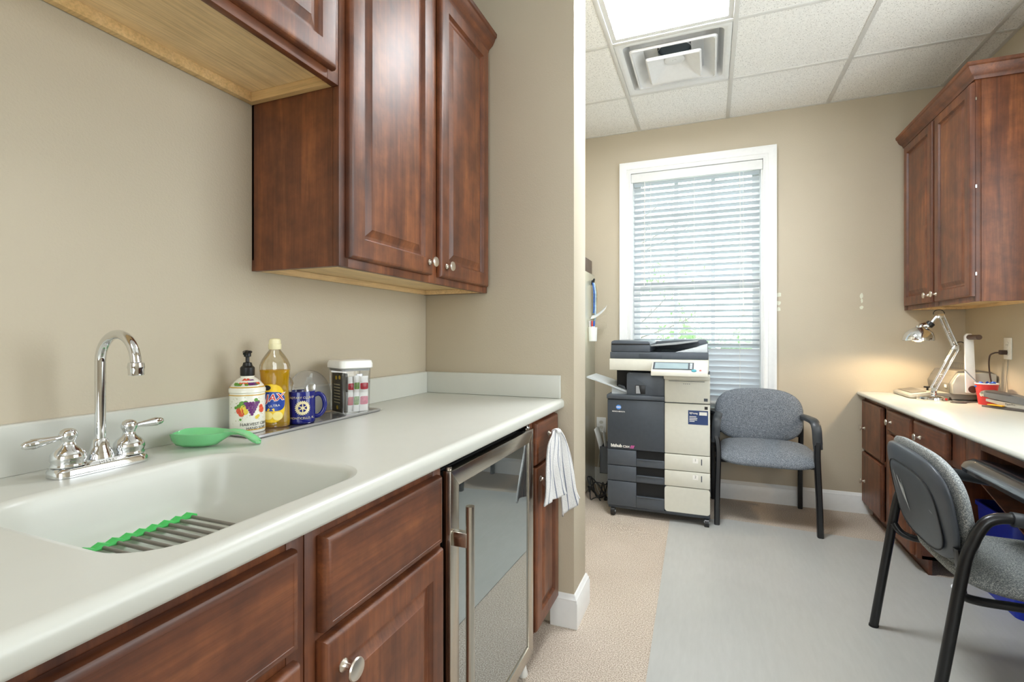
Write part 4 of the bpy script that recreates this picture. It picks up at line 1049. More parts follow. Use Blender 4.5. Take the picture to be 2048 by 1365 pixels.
b = MB(); b.prism([(-.355, 1.063), (-.012, 1.063), (-.012, 1.118), (-.025, 1.138), (-.18, 1.135), (-.355, 1.128)], 'y', PY1 - .15, PY1 - .12, .004); b.build('rear_cover', M['charcoal2'], cp)
b = MB(); b.prism([(-.20, 1.063), (-.014, 1.063), (-.014, 1.112)], 'y', PY0 + .0, PY1 - .16, .003); b.build('eject_ramp', M['palegrey'], cp)
# operation panel
def pan(x, y, z): return Vector((x, PY0 - .105 + y * .92, .925 + y * .40 + z))
b = MB(); b.prism([(PY0 - .110, .922), (PY0 + .01, .922), (PY0 + .01, .992), (PY0 - .018, 1.000), (PY0 - .108, .950)], 'x', -.335, PX1 - .012, .004)
b.prism([(PY0 - .06, .900), (PY0 + .02, .900), (PY0 + .02, .93), (PY0 - .07, .93)], 'x', XS, PX1, .003)
op = b.build('operation_panel', M['beige'], cp)
sl = Vector((0, .090, .050)).normalized(); nn = Vector((0, -sl.z, sl.y))
def onp(a, c, n): return Vector((a, PY0 - .106, .9515)) + sl * c + nn * n
def quad_panel(x0, x1, c0, c1, n0, n1):
    return MB().loops([[onp(x0, c0, n0), onp(x1, c0, n0), onp(x1, c1, n0), onp(x0, c1, n0)], [onp(x0, c0, n1), onp(x1, c0, n1), onp(x1, c1, n1), onp(x0, c1, n1)]])
M['lcd'] = plain('grey_touch_screen', (150, 168, 172), 0.12, var=.06, scale=12)
quad_panel(-.326, -.090, .018, .096, .0005, .004).build('screen_bezel', M['charcoal2'], op)
quad_panel(-.315, -.122, .022, .086, .004, .0055).build('touch_screen', M['lcd'], op)
M['startblue'] = plain('start_key_blue', (80, 160, 176), 0.3); M['stopred'] = plain('stop_key_red', (206, 120, 112), 0.3)
for k in range(6): quad_panel(-.112, -.098, .024 + k * .011, .031 + k * .011, .004, .006).build('soft_key', M['palegrey'], op)
for i in range(3):
    for j in range(4): quad_panel(-.074 + i * .019, -.061 + i * .019, .046 + j * .012, .054 + j * .012, .0004, .003).build('number_key', M['whiteplastic'], op)
b = MB().lathe([(0, .0004), (.013, .0004), (.012, .004), (0, .004)], onp(-.088, .010, 0), nn, 20, sx=1.2).build('start_key', M['startblue'], op)
b = MB().lathe([(0, .0004), (.007, .0004), (.0065, .003), (0, .003)], onp(-.052, .014, 0), nn, 14).build('stop_key', M['stopred'], op)
# casters
for x in (-.585, -.018):
    for y in (PY0 + .012, PY1 - .06):
        w_ = MB().cyl((x - .013, y, .026), (x + .013, y, .026), .0255, n=24).build('caster', M['black'], cp)
        MB().cyl((x - .0145, y, .026), (x + .0145, y, .026), .008, n=12).build('wheel_hub', M['palegrey'], w_)
        MB().box(x - .010, x + .010, y + .006, y + .045, .030, .050, .004).build('fork', M['charcoal'], w_)
# printing on the copier
M['logoblue'] = plain('logo_blue', (60, 130, 210), 0.35); M['pink'] = plain('magenta_print', (214, 96, 170), 0.4)
front_xy = lambda cx, cz: (lambda x, y, z: Vector((cx + x, PY0 - .0009, cz + y)))
lg = MB().lathe([(0, 0), (.0165, 0), (.0165, .0007), (0, .0007)], (-.548, PY0 - .0001, .704), (0, -1, 0), 28, sx=1.0, sy=.9).build('round_logo', M['logoblue'], cp)
b = MB()
for k in range(5): b.box(-.548 - .0155 + .0018 * abs(k - 2) ** 1.3, -.548 + .0155 - .0018 * abs(k - 2) ** 1.3, PY0 - .0013, PY0 - .0007, .7045 + (k - 2) * .0026 - .0006, .7045 + (k - 2) * .0026 + .0006)
o = b.build('logo_stripes', M['label_white'], lg); o['kind'] = 'stuff'
text_mesh('KONICA MINOLTA', .0095, M['label_white'], cp, front_xy(-.548, .676), bold=.0003)
text_mesh('bizhub', .027, M['label_white'], cp, front_xy(-.562, .455), bold=.0012)
text_mesh('C364', .019, M['label_white'], cp, front_xy(-.500, .4525), bold=.0004)
b = MB()
for k in range(3): b.poly([(-.476 + k * .008, PY0 - .0009, .444), (-.471 + k * .008, PY0 - .0009, .444), (-.463 + k * .008, PY0 - .0009, .463), (-.468 + k * .008, PY0 - .0009, .463)])
o = b.build('logo_slashes', M['pink'], cp); o['kind'] = 'stuff'
M['navy'] = plain('navy_sticker', (40, 62, 110), 0.4)
st_ = MB().box(-.124, -.010, PY0 - .0022, PY0 - .001, .622, .708).build('service_sticker', M['navy'], cp)
fs = lambda cx, cz: (lambda x, y, z: Vector((cx + x, PY0 - .0026, cz + y)))
text_mesh('RJYoung', .0135, M['label_white'], st_, fs(-.093, .691), bold=.0004)
for k, wl in enumerate((.040, .046, .044, .030)): MB().box(-.117, -.117 + wl, PY0 - .0027, PY0 - .0022, .668 - k * .0095, .672 - k * .0095).build('text_line', M['label_white'], st_)
MB().box(-.060, -.016, PY0 - .0028, PY0 - .0022, .680, .700).build('white_field', M['label_white'], st_)
MB().box(-.030, -.012, PY0 - .0018, PY0 - .001, .716, .734).build('energy_mark', M['print_black'], cp)

# paper sticking out behind the copier, wastebasket, cables
wbk = thing('document_holder', 'dark open document holder hung on the left side of the copier', 'document holder', (-.664, 3.50, .22))
m = MB(); m.box(-.708, -.7045, 3.42, 3.60, .215, .392); m.box(-.708, -.622, 3.42, 3.4235, .215, .40); m.box(-.708, -.622, 3.5965, 3.60, .215, .40); m.box(-.708, -.622, 3.42, 3.60, .215, .219)
m.build('pocket', M['charcoal'], wbk); MB().box(-.6245, -.6205, 3.42, 3.60, .215, .42).build('hanging_plate', M['charcoal'], wbk)
for k, (top, lean, lab) in enumerate(((.515, -.055, 'white paper sheet leaning furthest left in the dark document holder'), (.500, -.030, 'white paper sheet second from left in the dark document holder'), (.485, -.008, 'white paper sheet nearest the copier in the dark document holder'))):
    def sh(u_, v_, top=top, lean=lean, k=k): return Vector((-.690 + .022 * k + lean * v_ ** 1.6 + .012 * sin(3.2 * u_ + k) * v_, 3.432 + .155 * u_ - .02 * v_ * (1 - k * .4), .2215 + (top - .2215) * v_ + .012 * sin(5 * u_ + 2 * k) * v_))
    m = MB().sheet(sh, 10, 10)
    o = m.build('paper_sheet', M['paper'], None, 80, recalc=False, loc=(-.68, 3.51, .22)); sd = o.modifiers.new('thickness', 'SOLIDIFY'); sd.thickness = .0006
    tag(o, lab, 'paper', 'papers in the document holder')
rnd = random.Random(11)
def tangle(name, mat, c, rad, loops_n, r, label, seed, zmax=.12):
    rn = random.Random(seed); pts = []
    for k in range(loops_n * 7):
        a = k * .9 + rn.uniform(-.3, .3)
        pts.append(Vector((c[0] + cos(a) * rad * rn.uniform(.5, 1.1), c[1] + sin(a) * rad * .6 * rn.uniform(.4, 1.0), r + .002 + zmax * rn.random() ** 2)))
    o = MB().tube(pts, r, 8, smooth=6).build(name, mat, None, 70, loc=(c[0], c[1], 0)); tag(o, label, 'cable')
tangle('power_cable', M['black'], (-.735, 3.50, 0), .085, 4, .0042, 'tangled black power cable on the carpet beside the copier', 2, .15)
tangle('data_cable', M['greyplastic'], (-.71, 3.66, 0), .07, 2, .003, 'grey cable coiled behind the black cable beside the copier', 5, .06)
o = MB().tube([(-.795, 3.882, .44), (-.79, 3.86, .36), (-.80, 3.83, .20), (-.79, 3.70, .05), (-.74, 3.60, .006)], .0028, 8, smooth=6).build('white_cord', M['whiteplastic'], None, 70, loc=(-.79, 3.86, 0)); tag(o, 'thin white cord running down from the low wall plate', 'cord')
pl_ = thing('wall_plate', 'white double wall plate low on the far wall left of the copier', 'wall plate', (-.791, YB, .466))
MB().box(-.828, -.755, YB - .007, YB - .0005, .408, .525, .003).build('plate', M['whiteplastic'], pl_)
for zz in (.447, .487): MB().lathe([(0, 0), (.016, 0), (.016, .002), (0, .002)], (-.791, YB - .0068, zz), (0, -1, 0), 20, sy=.8).build('socket', M['beige'], pl_)

# ------------------------------------------------------------------ tall beige cabinet behind the partition
M['enamel'] = plain('beige_enamel', (226, 225, 204), 0.16, var=.015, Coat_Weight=.3)
tb_ = thing('metal_cabinet', 'tall glossy beige metal cabinet tucked behind the partition', 'cabinet', (-1.01, 3.53, 0))
MB().box(XL + .008, -.840, 3.16, 3.880, .02, 1.640, .008).build('body', M['enamel'], tb_)
MB().box(XL + .02, -.855, 3.18, 3.87, .001, .02).build('plinth', M['blackmatte'], tb_)
M['taupe'] = plain('taupe_carton', (112, 98, 88), 0.6)
o = MB().box(-1.03, -.856, 3.60, 3.84, 1.6405, 1.748, .002).build('box', M['taupe'], None, loc=(-.94, 3.72, 1.64)); tag(o, 'brown box lying on top of the tall beige cabinet', 'box')
# bits held on the cabinet side: clip with papers and ribbons, cup of markers
ck = thing('magnetic_clip', 'black magnetic clip high on the side of the beige cabinet', 'clip', (-.838, 3.76, 1.57))
MB().box(-.8396, -.830, 3.745, 3.785, 1.560, 1.588, .002).build('magnet', M['black'], ck)
b = MB(); b.prism([(-.8396, 1.575), (-.822, 1.602), (-.818, 1.600), (-.829, 1.560), (-.8396, 1.555)], 'y', 3.747, 3.783); b.build('jaw', M['blackmatte'], ck)
M['ribblue'] = plain('blue_ribbon', (60, 110, 190), 0.4, var=.3, scale=60); M['ribpale'] = plain('pale_blue_ribbon', (186, 212, 226), 0.4, var=.2, scale=60); M['ribtan'] = plain('tan_ribbon', (196, 176, 140), 0.5, var=.2, scale=60)
for k, (y0, mt, w_, lab, zl) in enumerate(((3.740, 'ribblue', .016, 'blue lanyard hanging from the magnetic clip', .22), (3.766, 'ribpale', .022, 'pale blue lanyard hanging in front on the magnetic clip', .30), (3.795, 'ribtan', .014, 'tan lanyard hanging furthest back on the magnetic clip', .27))):
    m = MB(); pts = [(-.827 + .004 * k, y0, 1.562), (-.815 + .006 * k, y0 - .02, 1.50), (-.822 + .005 * k, y0 + .015, 1.42), (-.816 + .004 * k, y0 - .01, 1.562 - zl * .8), (-.824, y0 + .01, 1.562 - zl)]
    o = m.tube(pts, w_, 8, smooth=6, sx=.35, sy=1.0, up=(1, 0, 0)).build('lanyard', M[mt], None, 70, loc=(-.827, y0, 1.30)); tag(o, lab, 'lanyard', 'lanyards on the magnetic clip')
def curl(u_, v_): return Vector((-.836 + .115 * v_ + .0 * u_, 3.72 + .05 * (u_ - .5), 1.290 + .03 * u_ + .075 * v_ ** 1.8))
m = MB().sheet(curl, 4, 14); o = m.build('paper_strip', M['paper'], None, 80, recalc=False, loc=(-.83, 3.72, 1.29)); sd = o.modifiers.new('thickness', 'SOLIDIFY'); sd.thickness = .0008; tag(o, 'curled white paper strip sticking out from the beige cabinet side', 'paper')
cu_ = MB().lathe([(0, 0), (.027, 0), (.030, .003), (.033, .105), (.0305, .105), (.028, .006), (0, .006)], (-.8055, 3.64, 1.123), n=28, sx=1)
o = cu_.build('marker_cup', M['whiteplastic'], None, 40, loc=(-.8055, 3.64, 1.123)); tag(o, 'white magnetic cup of markers on the beige cabinet side', 'cup')
for k, (dy, dx, rgb, lab) in enumerate(((-.012, .0, (206, 60, 40), 'red marker standing in the white magnetic cup'), (.006, .004, (40, 90, 190), 'blue marker standing in the white magnetic cup'), (.014, -.008, (70, 140, 210), 'light blue marker standing in the white magnetic cup'), (-.004, -.012, (222, 222, 224), 'white marker standing in the white magnetic cup'))):
    mt = plain('marker_%d' % k, rgb, .35)
    r = thing('marker', lab, 'marker', (-.8055 + dx, 3.64 + dy, 1.131), 'markers in the magnetic cup')
    MB().cyl((-.8055 + dx, 3.64 + dy, 1.131), (-.8055 + dx * 1.6, 3.64 + dy * 1.7, 1.235), .0062, n=12).build('barrel', M['whiteplastic'], r)
    MB().cyl((-.8055 + dx * 1.6, 3.64 + dy * 1.7, 1.235), (-.8055 + dx * 1.9, 3.64 + dy * 2.0, 1.275), .0070, .006, n=12).build('cap', mt, r)

# ------------------------------------------------------------------ visitor chair beside the copier
M['tweed'] = mat_tweed('blue_grey_tweed', (46, 52, 60), (104, 111, 120), (172, 177, 182), 380)
M['tweed2'] = mat_tweed('grey_flecked_tweed', (66, 70, 72), (128, 134, 136), (196, 196, 190), 330)
M['chairblack'] = plain('black_lacquered_steel', (20, 21, 23), 0.3, var=.08); M['armpad'] = plain('grey_black_armrest_plastic', (56, 60, 64), 0.42, var=.08)
c1 = thing('armchair', 'grey upholstered armchair with flat black legs beside the copier', 'chair', (.315, 3.56, 0))
def seat1(a, b_, t):
    z = .432 + t + .006 * (1 - (a / .28) ** 2) - .030 * max(0, -b_ / .215) ** 3 + .012 * (b_ / .2)
    return Vector((.325 + a * (1 - .05 * b_ / .2), 3.535 + b_, z))
MB().pillow(seat1, .278, .222, 4.2, .040, .046, p=3.4).build('seat', M['tweed'], c1, 80)
def back1(a, b_, t):
    y = 3.742 + .055 * (b_ / .17) * .5 - .028 * (a / .27) ** 2
    return Vector((.300 + a, y - t, .632 + b_))
MB().pillow(back1, .268, .176, 2.9, .040, .022, p=3.6).build('backrest', M['tweed'], c1, 80)
def flat(pts, w, th, up): return MB().tube(pts, w, 8, smooth=6, sx=th / w, sy=1, up=up, square=True)
for s, xf, xt, xb in ((-1, .040, .036, .022), (1, .592, .584, .566)):
    MB().tube([(xf, 3.318, .0), (xf - .003 * s, 3.338, .20), (xf - .009 * s, 3.362, .45), (xt + .004 * s, 3.375, .56)], .017, 8, smooth=5, square=True, sx=1.25, sy=.95, up=(0, 1, 0)).build('front_leg', M['chairblack'], c1, 25)
    MB().tube([(xb, 3.840, .0), (xb - .001, 3.828, .25), (xb - .002, 3.792, .50), (xb - .004, 3.780, .625)], .016, 8, smooth=5, square=True, sx=1.2, sy=.9, up=(0, 1, 0)).build('rear_leg', M['chairblack'], c1, 25)
    MB().tube([(xt + .005 * s, 3.372, .50), (xt + .001 * s, 3.368, .56), (xt - .002 * s, 3.372, .615), (xt - .008 * s, 3.410, .652), (xt - .016 * s, 3.52, .652), (xb - .002, 3.70, .638), (xb - .004, 3.795, .628)], [.021, .022, .022, .021, .020, .019, .016], 8, smooth=5, square=True, sx=.8, sy=1.1, up=(0, 1, 0)).build('armrest', M['armpad'], c1, 40)
    MB().box(min(xb, .30 + s * .22), max(xb, .30 + s * .22), 3.775, 3.795, .49, .56, .003).build('back_bracket', M['chairblack'], c1)
MB().box(.03, .60, 3.42, 3.45, .365, .39, .002).build('seat_rail', M['chairblack'], c1); MB().box(.03, .575, 3.70, 3.73, .365, .395, .002).build('seat_rail', M['chairblack'], c1)

# ------------------------------------------------------------------ tube-framed chair at the desk
c2 = thing('armchair', 'grey tweed armchair with black tube frame and plastic back, pulled out at the desk', 'chair', (.88, 2.10, 0))
M['shell'] = plain('scuffed_charcoal_shell', (66, 72, 80), 0.36, var=.1, scale=8)
YN, YFr = 1.822, 2.386; YM = 2.104
tilt2 = .20
def xback(b_, a): return .655 - tilt2 * (b_) + .014 * (abs(a) / .25) ** 2.2
def bmap(front_off):
    def f(a, b_, t): return Vector((xback(b_, a) + front_off + t, YM + a * (1 + .10 * b_ / .17), .618 + b_))
    return f
MB().pillow(bmap(.028), .262, .184, 3.2, .050, .012, p=4).build('back_cushion', M['tweed2'], c2, 80)
sh_ = MB().pillow(bmap(.008), .254, .165, 3.2, .012, .022, p=5).build('back_shell', M['shell'], c2, 80)
def inner_p(a, b_, t): return Vector((xback(b_ - .02, a) - .0120 + t, YM + a, .598 + b_))
MB().pillow(inner_p, .198, .120, 3.4, .004, .0046, p=9).build('raised_panel', M['shell'], sh_, 80)
gv = MB()
lp = []
for k in range(64):
    a = 2 * pi * k / 64; aa = math.copysign(abs(cos(a)) ** (2 / 3.4), cos(a)) * .200; bb = math.copysign(abs(sin(a)) ** (2 / 3.4), sin(a)) * .122
    lp.append(inner_p(aa, bb, -.0018))
gv.tube(lp + [lp[0]], .0018, 6); gv.build('panel_groove', M['blackmatte'], sh_, 80)
M['scuff'] = plain('white_scuff', (196, 202, 206), .6, var=.2)
sf = MB()
for (a0, b0, a1, b1, w_) in ((.085, .065, .045, -.02, .010), (.060, .045, .020, -.045, .011), (.050, .060, .030, .0, .005), (.120, .075, .105, .0, .005), (-.16, .02, -.18, .012, .004)):
    p = [inner_p(a0 + w_ * .3, b0, -.0068), inner_p(a0 - w_ * .3, b0, -.0068), inner_p((a0 + a1) / 2 - w_ * .6, (b0 + b1) / 2, -.0068), inner_p(a1, b1, -.0068), inner_p((a0 + a1) / 2 + w_ * .6, (b0 + b1) / 2, -.0068)]
    sf.poly(p)
o = sf.build('scuff_marks', M['scuff'], sh_, recalc=False); o['kind'] = 'stuff'
def seat2(a, b_, t):
    z = .418 + t - .028 * max(0, a / .235) ** 3 + .010 * max(0, -a / .22) ** 2
    return Vector((.945 + a, YM + b_, z))
MB().pillow(seat2, .245, .243, 4.0, .036, .044, p=3.2).build('seat', M['tweed2'], c2, 80)
for y, s in ((YN, -1), (YFr, 1)):
    yy = y; yi = y - s * .030
    MB().tube([(.609, yy, .002), (.646, yy, .25), (.684, yy, .50), (.704, yy, .570), (.716, yy, .602), (.738, yy, .636), (.775, yy, .650), (.83, yy, .645), (1.02, yy, .618), (1.085, yy, .596), (1.105, yy, .55), (1.120, yy, .30), (1.130, yy, .002)], .0155, 16, smooth=5).build('side_frame', M['chairblack'], c2, 60)
    MB().tube([(.790, yy, .6495), (.83, yy, .6455), (1.02, yy, .6185)], .0195, 14, sy=1.15, sx=1.05, smooth=4).build('arm_sleeve', M['armpad'], c2, 60)
    MB().tube([(.672, yy - s * .016, .43), (.690, yi, .402), (.73, yi - s * .01, .388), (.82, yi - s * .012, .386), (1.10, yi - s * .012, .386), (1.118, yy, .384)], .0125, 12, smooth=5).build('seat_tube', M['chairblack'], c2, 60)
    if s < 0: MB().tube([(.700, yi - s * .020, .40), (.694, yi - s * .020, .46), (.688, yi - s * .024, .53)], .014, 8, sx=.5, sy=1.2, square=True, up=(1, 0, 0)).build('back_bracket', M['chairblack'], c2)
    MB().cyl((.6088, yy, .0006), (.6105, yy, .012), .0168, n=16).build('glide', M['blackmatte'], c2)
    MB().cyl((1.1302, yy, .0006), (1.1299, yy, .012), .0168, n=16).build('glide', M['blackmatte'], c2)

# ------------------------------------------------------------------ desk run along the right wall
DZ, DX = .7985, .899
dk = thing('desktop', 'cream worktop of the built-in desk along the right wall', 'worktop', (1.18, 2.3, DZ - .03))
prD = [(XR - .002, DZ - .028), (DX + .03, DZ - .028), (DX + .010, DZ - .024), (DX + .001, DZ - .016), (DX + .001, DZ - .010), (DX + .004, DZ - .003), (DX + .010, DZ), (XR - .002, DZ)]
MB().prism(prD, 'y', .62, YB - .002).build('slab', M['counter'], dk, 50)
CX = .943
def desk_unit(name, label, y0, y1, zb=.085):
    r = thing(name, label, 'cabinet', (1.2, (y0 + y1) / 2, 0))
    return r
def dcarcass(r, y0, y1, zb, zt=.768):
    b = MB(); b.box(CX + .02, XR - .003, y0 + .001, y0 + .017, zb, zt); b.box(CX + .02, XR - .003, y1 - .017, y1 - .001, zb, zt); b.box(CX + .02, XR - .003, y0 + .001, y1 - .001, zb, zb + .016); b.box(XR - .010, XR - .003, y0 + .001, y1 - .001, zb, zt); b.build('carcass', M['cherryZ'], r)
    if zb < .2: MB().box(CX + .045, CX + .06, y0 + .001, y1 - .001, .001, zb).build('toe_kick', M['cherryY'], r)
def dframe(r, y0, y1, zb, rails, zt=.768, wl=.035, wr=.035):
    b = MB(); b.box(CX, CX + .02, y0 + .001, y0 + wl, zb, zt, .001); b.box(CX, CX + .02, y1 - wr, y1 - .001, zb, zt, .001)
    for z0, z1 in rails: b.box(CX, CX + .02, y0 + wl - .004, y1 - wr + .004, z0, z1, .001)
    b.build('face_frame', M['cherryZ'], r)
u = desk_unit('file_drawer_unit', 'cherry wood unit with two deep file drawers against the far wall', 3.425, 3.885)
dcarcass(u, 3.425, 3.885, .075); dframe(u, 3.425, 3.885, .075, ((.075, .09), (.405, .435), (.745, .768)))
for z0, z1, kz in ((.428, .748, .572), (.083, .412, .232)):
    d = frontR(u, 3.478, 3.872, z0, z1, 'drawer', 'cherryZ', 'drawer', CX); knob((CX - .02, 3.80, kz), (-1, 0, 0), d)
u = desk_unit('desk_cabinet', 'narrow cherry wood desk cabinet with a small drawer, second from the far wall', 2.995, 3.425)
dcarcass(u, 2.995, 3.425, .075); dframe(u, 2.995, 3.425, .075, ((.075, .09), (.605, .635), (.752, .768)))
d = frontR(u, 3.022, 3.378, .630, .752, 'drawer', 'cherryY', 'drawer', CX); knob((CX - .02, 3.30, .690), (-1, 0, 0), d)
d = frontR(u, 3.022, 3.378, .083, .615, 'door', 'cherryZ', 'door', CX)
u = desk_unit('drawer_unit', 'shallow cherry wood drawer unit hung over the kneehole', 2.50, 2.995, .62)
dcarcass(u, 2.50, 2.995, .62); dframe(u, 2.50, 2.995, .62, ((.62, .645), (.752, .768)), wl=.115)
d = frontR(u, 2.622, 2.985, .642, .755, 'drawer', 'cherryY', 'drawer', CX); knob((CX - .02, 2.895, .685), (-1, 0, 0), d)
kn = thing('kneehole_panel', 'cherry wood kneehole surround under the desktop', 'panel', (1.2, 1.9, 0))
MB().box(CX, CX + .02, 2.382, 2.498, .62, .768, .001).build('stile', M['cherryZ'], kn)
MB().box(CX, CX + .02, .64, 2.381, .738, .768, .001).build('apron', M['cherryY'], kn)
MB().box(XR - .012, XR - .003, .64, 2.995, .001, .62).build('back_panel', M['cherryY'], kn)
MB().prism([(CX + .012, .617), (XR - .014, .617), (XR - .014, .02), (1.385, .02)], 'y', 2.440, 2.458).build('gusset', M['cherryX'], kn)
M['binblue'] = plain('blue_bin_plastic', (16, 44, 170), 0.35, var=.06)
bn = MB(); bL = []
for hx_, hy_, z in ((.120, .150, .001), (.135, .168, .380), (.142, .175, .384), (.142, .175, .402), (.133, .166, .402), (.115, .145, .01)):
    bL.append([Vector((p[0], p[1], z)) for p in rrect(1.29, 2.80, hx_, hy_, .03, 5)])
o = bn.loops(bL).build('recycling_bin', M['binblue'], None, 40, loc=(1.29, 2.80, 0)); tag(o, 'blue plastic bin in the kneehole under the desk', 'bin')
# keyboard tray pulled out over the kneehole
M['trayblack'] = plain('glossy_black_tray', (20, 25, 33), 0.2, var=.1, Coat_Weight=.4)
kt = thing('keyboard_tray', 'glossy black keyboard tray pulled out below the desktop', 'keyboard tray', (1.0, 1.95, .66))
prk = [(1.19, .690), (.92, .690), (.875, .679), (.850, .677), (.838, .684), (.834, .699), (.842, .715), (.868, .729), (.900, .727), (.935, .714), (1.19, .712)]
kb = MB(); kl = []
for y, ins in ((2.282, .03), (2.272, .010), (2.25, .002), (2.20, 0), (1.60, 0), (1.55, .002), (1.53, .02)):
    kl.append([Vector((x + (ins if x < .95 else -ins), y, .703 + (z - .703) * (1 - ins * 12))) for x, z in prk])
kb.loops(kl).build('tray', M['trayblack'], kt, 40)
MB().tube([(1.06, 2.16, .689), (1.06, 2.16, .64), (1.075, 2.16, .54), (1.10, 2.16, .45)], .022, 12, smooth=5, sx=.35, sy=1.2).build('support_arm', M['charcoal2'], kt)
MB().box(1.06, 1.40, 1.80, 1.84, .745, .769, .003).build('slide_rail', M['blackmatte'], kt); MB().box(1.06, 1.40, 2.12, 2.16, .745, .769, .003).build('slide_rail', M['blackmatte'], kt)
MB().box(1.09, 1.19, 1.80, 2.16, .712, .746, .003).build('carriage', M['blackmatte'], kt)
M['steelbox'] = plain('dark_equipment_case', (40, 54, 66), .4)

# ------------------------------------------------------------------ on the desk
def rot_pts(c, ang):
    return lambda x, y, z: Vector((c[0] + x * cos(ang) - y * sin(ang), c[1] + x * sin(ang) + y * cos(ang), z))
# desk lamp
lx, ly = 1.188, 3.530
lp_ = thing('desk_lamp', 'lit chrome swing arm desk lamp on the desktop', 'lamp', (lx, ly, DZ))
MB().lathe([(0, 0), (.079, 0), (.080, .006), (.077, .019), (.070, .023), (.022, .026), (.016, .029), (.014, .045), (.017, .050), (.010, .056), (0, .057)], (lx, ly, DZ + .0006), n=40).build('base', M['chrome'], lp_, 40)
A = Vector((lx - .004, ly, DZ + .058)); E = Vector((1.289, 3.53, 1.096)); J = Vector((1.222, 3.53, 1.280)); N = Vector((1.176, 3.53, 1.238)); H = Vector((1.122, 3.53, 1.176))
def pair(a, b_, off, r=.0036):
    m = MB(); d_ = (b_ - a).normalized(); sd_ = d_.cross(Vector((0, 1, 0))).normalized()
    for q in (-1, 1):
        for yq in (-.008, .008): m.cyl(a + sd_ * off * q + Vector((0, yq, 0)), b_ + sd_ * off * q + Vector((0, yq, 0)), r, n=10)
    return m
o = pair(A, E, .012).build('lower_arm', M['chrome'], lp_, 60); o['kind'] = 'stuff'
o = pair(E, J, .010).build('upper_arm', M['chrome'], lp_, 60); o['kind'] = 'stuff'
def coil(a, b_, r, n):
    d_ = (b_ - a); u1 = d_.normalized().orthogonal().normalized(); u2 = d_.normalized().cross(u1)
    return MB().tube([a + d_ * (k / (n * 10)) + u1 * (r * cos(k * 2 * pi / 10)) + u2 * (r * sin(k * 2 * pi / 10)) for k in range(n * 10 + 1)], .0011, 5)
coil(A.lerp(E, .10), A.lerp(E, .42), .0055, 14).build('spring', M['chrome'], lp_, 60); coil(E.lerp(J, .12), E.lerp(J, .55), .0055, 12).build('spring', M['chrome'], lp_, 60)
MB().cyl(A + Vector((0, -.014, .004)), A + Vector((0, .014, .004)), .012, n=16).build('base_joint', M['chrome'], lp_)
el = MB(); el.prism([(E.x - .026, E.z - .006), (E.x + .020, E.z - .010), (E.x + .018, E.z + .016), (E.x - .010, E.z + .022)], 'y', E.y - .012, E.y + .012, .002); el.build('elbow_joint', M['chrome'], lp_)
jj = MB(); jj.prism([(J.x - .030, J.z - .014), (J.x + .014, J.z - .014), (J.x + .012, J.z + .012), (J.x - .020, J.z + .008)], 'y', J.y - .011, J.y + .011, .002); jj.build('head_joint', M['chrome'], lp_)
hd = (H - N).normalized()
MB().cyl(J + Vector((-.02, 0, -.004)), N, .0085, .008, 14).build('neck', M['chrome'], lp_)
MB().lathe([(.017, 0), (.021, .003), (.021, .022), (.018, .025)], N - hd * .004, hd, 24).build('socket_ring', M['black'], lp_)
# dome shade opens downwards
hc = Vector((1.116, 3.53, 1.138)); up = Vector((.10, .02, .995)).normalized()
dm = [(.074, 0), (.0745, .006), (.072, .022), (.064, .044), (.050, .061), (.032, .073), (.020, .078), (.020, .086)]
shd = [(r - .002, h - (.0015 if i else 0)) for i, (r, h) in enumerate(dm)][::-1]
MB().lathe(dm + shd, hc, up, 40, capped=False).build('shade', M['chrome'], lp_, 60)
MB().tube([N + hd * .02, (N + hc + up * .08) / 2, hc + up * .080], .016, 14).build('lamp_holder', M['chrome'], lp_, 50)
M['bulb'] = mat_emit('lit_warm_bulb', (255, 214, 150), 8.0)
MB().lathe([(0, -.002), (.014, .0), (.024, .010), (.028, .024), (.024, .040), (.014, .052), (.012, .066), (0, .066)], hc + Vector((0, 0, -.006)), up, 24).build('bulb', M['bulb'], lp_, 60)
pd = bpy.data.lights.new('bulb_light', 'SPOT'); pd.energy = 6; pd.color = (1, .74, .44); pd.shadow_soft_size = .022; pd.spot_size = radians(165); pd.spot_blend = .35
po = bpy.data.objects.new('bulb_light', pd); po.location = hc - up * .022; po.rotation_euler = up.to_track_quat('Z', 'Y').to_euler(); COL.objects.link(po)
for c_, nm in ((J + Vector((-.012, -.005, .012)), .028), (E + Vector((.018, -.004, .016)), .024)):
    MB().tube([c_ + Vector((nm * cos(t_) * .9, 0, nm * sin(t_) * .8)) for t_ in [-.5 + k * .35 for k in range(12)]], .0022, 8, smooth=3).build('cord_loop', M['black'], lp_, 60)
# comb binding machine
bm_ = thing('comb_binder', 'grey comb binding machine with an upright handle in the desk corner', 'binding machine', (1.31, 3.70, DZ))
M['putty'] = plain('putty_plastic', (184, 180, 168), .45, var=.02); M['puttygrey'] = plain('warm_grey_plastic', (128, 124, 116), .45, var=.03); M['handlebrown'] = plain('brown_grip', (84, 62, 50), .5)
b = MB(); b.prism([(1.085, .802), (1.455, .802), (1.455, .838), (1.18, .838), (1.10, .826), (1.085, .818)], 'y', 3.565, 3.845, .004); b.build('base', M['putty'], bm_)
b = MB(); b.prism([(1.105, .8275), (1.178, .8395), (1.178, .842), (1.105, .830)], 'y', 3.60, 3.83, .0005); b.build('paper_ledge', M['puttygrey'], bm_)
b = MB(); b.prism([(1.270, .838), (1.455, .838), (1.455, .965), (1.400, .972), (1.300, .965), (1.285, .93), (1.262, .895)], 'y', 3.545, 3.850, .004); b.build('body', M['puttygrey'], bm_)
